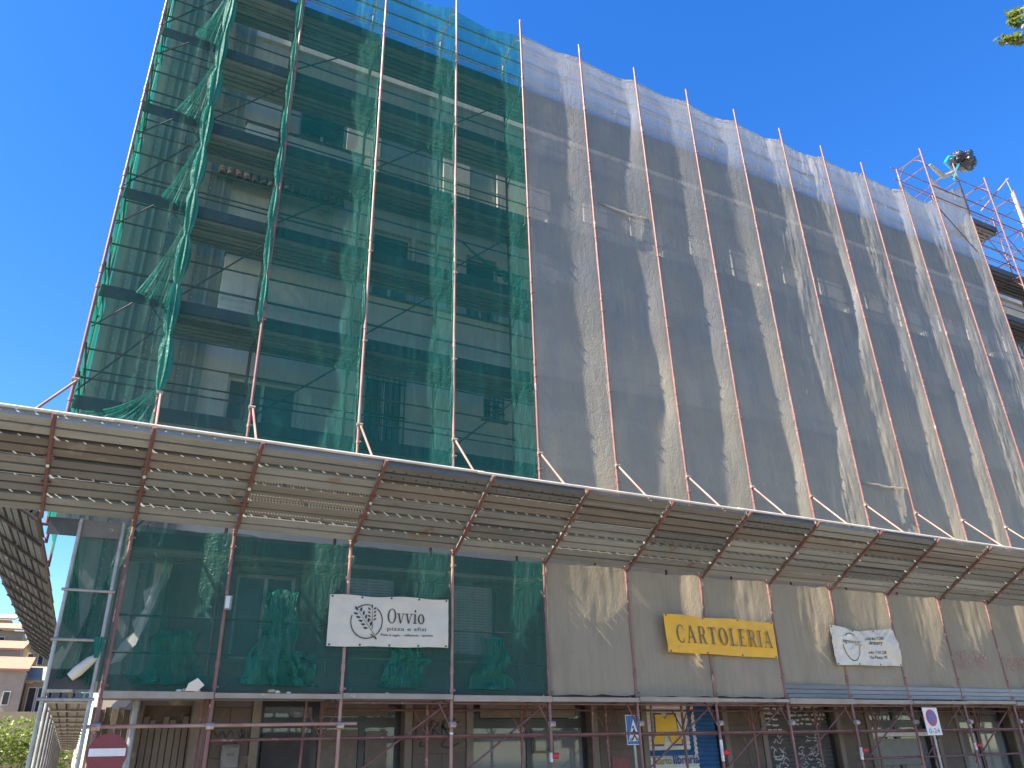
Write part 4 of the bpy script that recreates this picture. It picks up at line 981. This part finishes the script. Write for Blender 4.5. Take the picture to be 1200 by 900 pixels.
for pts, wd in (([(2.40, 2.01), (2.405, 1.95), (2.40, 1.90)], .045), ([(2.40, 1.9), (2.375, 1.86), (2.345, 1.815)], .028), ([(2.405, 1.9), (2.43, 1.86), (2.455, 1.815)], .028), ([(2.39, 1.98), (2.36, 1.94), (2.35, 1.9)], .02), ([(2.41, 1.98), (2.44, 1.94), (2.46, 1.91)], .02)): stroke(wk, pts, wd, wy)
wk.build('walker', 'ink', s)
st_ = MB()
for x in (2.30, 2.335, 2.44, 2.475, 2.5): st_.box((x-.008, -1.5225, 1.803), (x+.008, -1.5207, 1.85))
st_.build('stripes', 'ink', s)
tube('sign_post', (2.42, -1.47, .06), (2.42, -1.47, 2.1), .028, 'galv', s)
s.location = Vector(s.location)+Vector((1.415, 2.0, .07))          # stands inside the bottom storey of the scaffolding
s = thing('no_parking_sign', 'white plate with a round blue and red no parking symbol', 'road sign', (10.95, -.3, .13))
MB().box((10.74, -.312, 1.87), (11.2, -.3, 2.41)).build('plate', 'sign_white', s)
disc(10.97, 2.21, .165, -.3125, .004).build('red_ring', 'sign_red_bright', s); disc(10.97, 2.21, .118, -.317, .004).build('blue_disc', 'sign_blue', s)
MB().prism([(10.873, 2.283), (10.897, 2.307), (11.067, 2.137), (11.043, 2.113)], 0, .003, lambda x, z, q: (x, -.3215-q, z)).build('red_slash', 'sign_red_bright', s)
text_mesh('0-24', .13, lambda x, y, wd: (10.8+x/wd*.34, -.314, 1.91+y)).build('lettering', 'paint_blue', s)
tube('sign_post', (10.97, -.27, .13), (10.97, -.27, 2.4), .028, 'galv', s)
# red warning lamps tied to posts
for i, lb in ((5, 'red warning lamp tied to the post by the wide shop window'), (7, 'red warning lamp tied to the post by the blue shutter'), (9, 'red warning lamp tied to the post beside the dark sprayed shutter'), (11, 'red warning lamp tied to the post beyond the no parking sign')):
    l = thing('warning_lamp', lb, 'lamp', (PX[i], -.06, 1.5), 'red warning lamps on the posts')
    z = 1.62+.02*(i % 3)
    MB().tube((PX[i]-.02, -.07, z), (PX[i]+.07, -.10, z), .045, 10).build('lens', 'red_glass', l, True); MB().box((PX[i]-.06, -.07, z-.09), (PX[i]-.022, -.03, z+.05)).build('bracket', 'sign_white', l)
fl = thing('flood_light', 'small white flood lamp clamped to the rusty post over the ledge', 'lamp', (PX[2], -.05, 3.7))
MB().box((PX[2]-.03, -.13, 3.7), (PX[2]+.07, -.07, 3.9)).build('housing', 'pipe', fl); MB().box((PX[2]-.02, -.14, 3.72), (PX[2]+.04, -.132, 3.89)).build('lens', 'frame_white', fl); tube('bracket', (PX[2], -.07, 3.8), (PX[2], -.02, 3.8), .012, 'dark_tube', fl)

# ------------------------------------------------------------------ clutter on the first deck
rr = random.Random(5)
def lump(name, c, r, seed, mat, label, cat, sq=(1, 1, 1), group=None):
    bm = bmesh.new(); bmesh.ops.create_icosphere(bm, subdivisions=2, radius=1)
    for v in bm.verts:
        k = 1+.35*nz(v.co.x*1.5+seed, v.co.y*1.5, v.co.z*1.5); v.co = Vector((v.co.x*sq[0], v.co.y*sq[1], v.co.z*sq[2]))*k*r+Vector(c)
    me = bpy.data.meshes.new(name); bm.to_mesh(me); bm.free(); me.materials.append(M[mat])
    return tag(link(bpy.data.objects.new(name, me)), label, cat, group)
for k, (x, z, r, m) in enumerate([(-4.02, 2.62, .035, 'rubble'), (-3.92, 2.63, .03, 'rubble'), (-3.86, 2.61, .04, 'rubble'), (-2.84, 2.62, .045, 'rubble'), (-2.76, 2.61, .03, 'cloth'), (-2.6, 2.6, .025, 'cloth'), (-4.1, 2.61, .03, 'cloth'), (-1.1, 2.6, .025, 'cloth')]):
    lump('rubble_piece', (x, -.06, z-.02), r, k*3.3, m, 'small lump of brown rubble lying on the pale ledge under the green nets' if m == 'rubble' else 'small cream plaster lump lying on the pale ledge under the green nets', 'rubble', (1.3, .8, .7), 'rubble on the ledge')
for a, nm in (((-4.02, 2.585), 'crumpled cream paper sheet caught on the ledge by the rusty post'),):
    tag(MB().prism([(a[0], a[1]), (a[0]+.16, a[1]), (a[0]+.24, a[1]+.08), (a[0]+.14, a[1]+.17), (a[0]+.03, a[1]+.1)], 0, .01, lambda x, z, t: (x, -.115-t+.05*nz(x*9, z*9, 2), z)).build('paper_scrap', 'cloth'), nm, 'paper')
roll = MB().path([(-5.46, -.06, 2.74), (-5.38, -.07, 2.82), (-5.26, -.07, 2.95), (-5.18, -.06, 3.02)], [.06, .075, .06, .03], 10)
tag(roll.build('rolled_sheet', 'cloth', None, True), 'pale rolled sheet tied at one end in the galvanised end frame', 'sheet')
bunch(-5.2, -.12, 2.98, 3.25, .06, 77, 'scrap of bright green net knotted on the galvanised post')

# ------------------------------------------------------------------ rooftop hoist wrapped in a bag, far end
h = thing('covered_hoist', 'black plastic bag wrapped over a cyan hoist arm on the highest frame', 'hoist', (PX[15], .5, 20.8))
bm = bmesh.new(); bmesh.ops.create_icosphere(bm, subdivisions=4, radius=1)
for v in bm.verts:
    k = 1+.38*nz(v.co.x*1.6+4, v.co.y*1.6, v.co.z*1.6)+.14*nz(v.co.x*5, v.co.y*5, v.co.z*5+3); v.co = Vector((v.co.x*.5, v.co.y*.42, v.co.z*.40))*k+Vector((PX[15]+1.45, .35, 21.95))
    if v.co.z < 21.7 and v.co.x < PX[15]+1.5: v.co.x -= .12
me = bpy.data.meshes.new('bag'); bm.to_mesh(me); bm.free(); me.materials.append(M['bag']); link(bpy.data.objects.new('bag', me), h)
MB().path([(PX[15]+.1, .3, 21.3), (PX[15]+.5, .3, 21.75), (PX[15]+1.1, .33, 22.0)], .055, 8).build('arm', 'cyan', h, True)
MB().path([(PX[15]+.35, .3, 20.6), (PX[15]+.6, .3, 21.1), (PX[15]+1.15, .33, 21.75)], .05, 8).path([(PX[15]+.15, .3, 21.3), (PX[15]+.55, .3, 21.05)], .045, 8).build('strut', 'cyan', h, True)
m = MB().path([(PX[14]+.2, -.05, 20.3), (PX[14]+.75, -.08, 19.95), (PX[14]+1.25, -.06, 20.25), (PX[15]+.1, .1, 20.75)], [.05, .09, .08, .04], 8)
tag(m.build('rolled_sheet', 'sheet_hem', None, True), 'twisted pale net roll slung across the highest frames below the bag', 'netting')
m = thing('waste_chute_pole', 'pale tube leaning out beyond the last frames with a hook', 'pole', (24.4, .4, 17.5))
tube('mast', (24.6, .6, 17.2), (24.4, .5, 21.6), .06, 'frame_white', m); tube('cross_arm', (21.2, .3, 19.5), (23.8, .2, 21.9), .03, 'pale_post', m)
tube('hook', (24.4, .5, 21.6), (24.3, .5, 22.3), .02, 'galv', m)

# ------------------------------------------------------------------ parked car, only its roof reaches into view
car = thing('parked_car', 'white parked car with just its roof showing in front of the shops', 'car', (11.0, -4.2, 0))
def car_body():
    prof = [(-2.05, .35), (-2.1, .72), (-1.55, .92), (-.95, 1.36), (-.3, 1.475), (.7, 1.46), (1.5, 1.1), (2.0, .98), (2.08, .5), (2.0, .33)]
    vs = []; n = len(prof)
    for s_ in (-.82, -.72, .72, .82):
        for x_, z_ in prof:
            ins = .0 if abs(s_) > .8 else 0; zz = z_-(.05 if abs(s_) > .8 and z_ > 1.2 else 0)
            yy = s_*(.84 if z_ > 1.2 else 1); vs.append((11.0+x_, -4.2+yy, zz))
    fs = [(k*n+i, k*n+(i+1) % n, (k+1)*n+(i+1) % n, (k+1)*n+i) for k in range(3) for i in range(n)]+[tuple(range(n)), tuple(range(3*n, 4*n))]
    return MB().add(vs, fs)
car_body().build('body', 'car_white', car, True)
for s_ in (-1, 1):
    MB().prism([(-1.35, .96), (-.88, 1.3), (.62, 1.38), (1.3, 1.05)], 0, .02, lambda x, z, t, s_=s_: (11+x, -4.2+s_*(.835-.13*max(0, (z-.95)/.4)+t), z)).build('side_window', 'frame_black', car)
    for xx in (-1.3, 1.3):
        wv = MB().tube((11+xx, -4.2+s_*.66, .31), (11+xx, -4.2+s_*.85, .31), .31, 20).build('wheel', 'tyre', car, True); MB().tube((11+xx, -4.2+s_*.851, .31), (11+xx, -4.2+s_*.86, .31), .2, 14).build('rim', 'galv', wv)
    MB().box((11-2.12, -4.2+s_*.6-.14, .68), (11-2.06, -4.2+s_*.6+.14, .8)).build('headlight', 'frame_white', car)
tube('aerial', (11.4, -4.2, 1.46), (11.45, -4.2, 1.72), .006, 'dark_tube', car, 6)

# ------------------------------------------------------------------ vegetation
def leaves(mb, c, r, n, size, rnd):
    for _ in range(n):
        d = Vector((rnd.gauss(0, 1), rnd.gauss(0, 1), rnd.gauss(0, 1))).normalized()*(rnd.random()**.5)
        p = Vector(c)+Vector((d.x*r[0], d.y*r[1], d.z*r[2]))
        a = Vector((rnd.gauss(0, 1), rnd.gauss(0, 1), rnd.gauss(0, .6)-.3)).normalized(); b = a.orthogonal().normalized(); b = (b*math.cos(rnd.random()*6)+a.cross(b)*math.sin(rnd.random()*6)).normalized()
        s_ = size*rnd.uniform(.6, 1.3)
        mb.add([p-a*s_, p-b*s_*.42+a*s_*.1, p+a*s_, p+b*s_*.42+a*s_*.1+a.cross(b)*s_*.15], [(0, 1, 2), (0, 2, 3)])
tr_ = thing('plane_tree', 'leafy street tree whose branch tips reach in at the sky', 'tree', (6.2, -12.0, 0))
rn = random.Random(11)
limbs = [[(6.2, -12, 0), (6.15, -11.95, 2.2), (6.0, -11.9, 4.4), (5.8, -12, 6.2), (5.7, -12.2, 8.5)], [(6.02, -11.9, 4.3), (5.0, -11.3, 6.0), (3.9, -10.8, 7.2), (2.9, -10.35, 8.0), (2.0, -9.9, 8.15)],
         [(6.0, -11.9, 4.6), (7.2, -12.4, 6.6), (8.1, -12.9, 8.4)], [(5.8, -12, 6.0), (5.0, -13, 7.6), (4.4, -13.8, 9)], [(3.9, -10.8, 7.2), (3.1, -10.6, 8.5), (2.5, -10.3, 9.2)]]
lm = MB()
for k, pth in enumerate(limbs):
    n_ = len(pth); r0 = .17 if k == 0 else .06; lm.path(pth, [r0*(1-.75*i/(n_-1))+.008 for i in range(n_)], 8)
lm.build('trunk', 'bark', tr_, True)
cr = MB()
for c in [(5.7, -12.2, 9), (8.1, -12.9, 8.6), (4.4, -13.8, 9.2), (6.6, -11.4, 8.4), (7.4, -13.6, 9.6), (5.2, -12.9, 10.2), (6.5, -12.4, 7.2)]: leaves(cr, c, (1.4, 1.3, 1.1), 700, .085, rn)
leaves(cr, (3.6, -10.9, 8.0), (.7, .5, .5), 260, .075, rn); leaves(cr, (3.0, -10.5, 8.1), (.5, .3, .3), 200, .06, rn); leaves(cr, (4.6, -11.2, 6.9), (.7, .5, .6), 260, .07, rn); leaves(cr, (2.55, -10.15, 8.55), (.36, .25, .42), 150, .06, rn)
cr.build('crown', 'leaf', tr_)
br = MB()
for k in range(70):
    t = k/69; p = Vector((2.75, -10.18, 8.02)).lerp(Vector((1.92, -9.72, 8.13)), t); leaves(br, p, (.10*(1-t*.6), .08, .085*(1-t*.5)), 3, .045, rn)
leaves(br, (2.05, -9.86, 8.34), (.08, .08, .14), 110, .05, rn); leaves(br, (2.05, -9.78, 8.11), (.09, .06, .055), 40, .045, rn); leaves(br, (2.35, -10.0, 8.6), (.2, .15, .25), 90, .05, rn)
br.build('branch_tip', 'leaf', tr_)['kind'] = 'stuff'
def bush(name, label, blobs, mat, seed, size=.12, dens=320, group=None):
    t = thing(name, label, 'shrub', (blobs[0][0], blobs[0][1], 0), group); m = MB(); q = random.Random(seed); st = MB()
    for x, y, z, rx, ry, rz in blobs:
        leaves(m, (x, y, z), (rx, ry, rz), int(dens*rx*rz), size, q); st.path([(x, y, -.1), (x+.1, y, z*.5), (x+.05, y, z)], [.08, .06, .02], 6)
    m.build('foliage', mat, t); st.build('stem', 'bark', t, True)
bush('hedge_shrub', 'sunlit yellow green shrubs at the foot of the side street', [(-8.6, 30, 2.8, 1.3, 1, 1.3), (-7.2, 30.5, 2.7, 1.2, 1, 1.4), (-6.0, 31, 2.0, 1.1, 1, 1.2), (-10, 30, 2.3, 1.3, 1, 1.2), (-7.8, 30.5, 1.0, 1.5, 1, 1.0), (-9.6, 30.5, 1.0, 1.5, 1, 1.0)], 'leaf_hedge', 21, .10, 620)
bush('dark_shrub', 'darker shrub in front of the sunlit shrubs by the side street', [(-8.3, 28.6, 1.6, .6, .5, .9), (-8.1, 28.7, .8, .6, .5, .7)], 'leaf_dark', 22, .10, 520)

# ------------------------------------------------------------------ houses up the side street
def house(name, label, x0, x1, y0, y1, z0, z1, mat, wins, roof='tile', over=.25, wmat='dark_int'):
    t = thing(name, label, 'house', ((x0+x1)/2, y0, z0))
    MB().box((x0, y0, z0), (x1, y1, z1)).build('wall', mat, t)
    m = MB().add([(x0-over, y0-over, z1+.003), (x1+over, y0-over, z1+.003), (x1+over, y1, z1+.9), (x0-over, y1, z1+.9), (x0-over, y0-over, z1+.12), (x1+over, y0-over, z1+.12), (x1+over, y1, z1+1.02), (x0-over, y1, z1+1.02)], [(0,1,2,3),(4,5,6,7),(0,1,5,4),(1,2,6,5),(2,3,7,6),(3,0,4,7)])
    m.build('roof', roof, t)
    for a, b, c, d in wins:
        f = MB().box((a-.05, y0-.05, c-.05), (b+.05, y0-.003, d+.05)).build('window', 'frame_white', t)
        boxo('pane', (a, y0-.062, c), (b, y0-.052, d), wmat, f)
    return t
MB_ = structure(MB().box((-30, 33, -.1), (-5.2, 33.4, 4.25)).build('retaining_wall', 'tan_wall'))
structure(MB().box((-40, 33.4, -.1), (-5.2, 80, 4.2)).build('terrace', 'earth'))
house('pink_house', 'pale pink house with one small dark window above the shrubs', -12.5, -8.05, 36, 39, 4.21, 6.3, 'pink_wall', [(-8.80, -8.55, 4.75, 5.32), (-10.4, -9.9, 4.75, 5.4)], 'tile', .12)
house('glazed_porch', 'low annex with white framed glazing beside the pink house', -8.0, -5.4, 37, 39.2, 4.21, 5.85, 'tan_wall', [(-7.80, -7.5, 4.4, 5.6), (-7.36, -7.06, 4.4, 5.6), (-6.9, -6.5, 4.4, 5.6)], 'tan_wall', .2)
house('stepped_house', 'greyish pink block stepping up behind the pink house', -14, -8.75, 40, 44, 4.21, 7.75, 'pink_wall', [(-9.55, -9.3, 6.9, 7.3), (-9.15, -8.9, 6.9, 7.3)], 'tile', .1)
house('grey_house', 'tan house with dark windows and a tiled roof above the pink houses', -15, -9.25, 46, 50, 4.21, 9.6, 'tan_wall', [(-9.9, -9.4, 8.25, 8.85), (-10.5, -10.2, 8.2, 9.2), (-11.4, -10.8, 8.2, 9.2)], 'tile', .3)
house('yellow_house', 'tall ochre yellow house behind the others along the side street', -9.6, -6.2, 55, 60, 4.21, 10.2, 'yellow_wall', [(-9.25, -8.95, 8.6, 9.3), (-8.6, -8.3, 8.6, 9.3), (-8.6, -8.3, 7.0, 7.8), (-7.9, -7.6, 6.8, 7.6)], 'tile', .3)
house('tower_house', 'narrow ochre house with a small tower rising highest along the side street', -13.5, -11.0, 58, 62, 4.21, 12.0, 'yellow_wall', [(-11.7, -11.4, 10.6, 11.4), (-12.5, -12.2, 10.6, 11.4)], 'tan_wall', .2)
house('far_house', 'small cream house at the far end of the side street', -8.6, -5.5, 64, 68, 4.21, 9.0, 'white_wall', [(-7.6, -7.1, 7.5, 8.4), (-6.7, -6.2, 7.5, 8.4)], 'tile', .3)
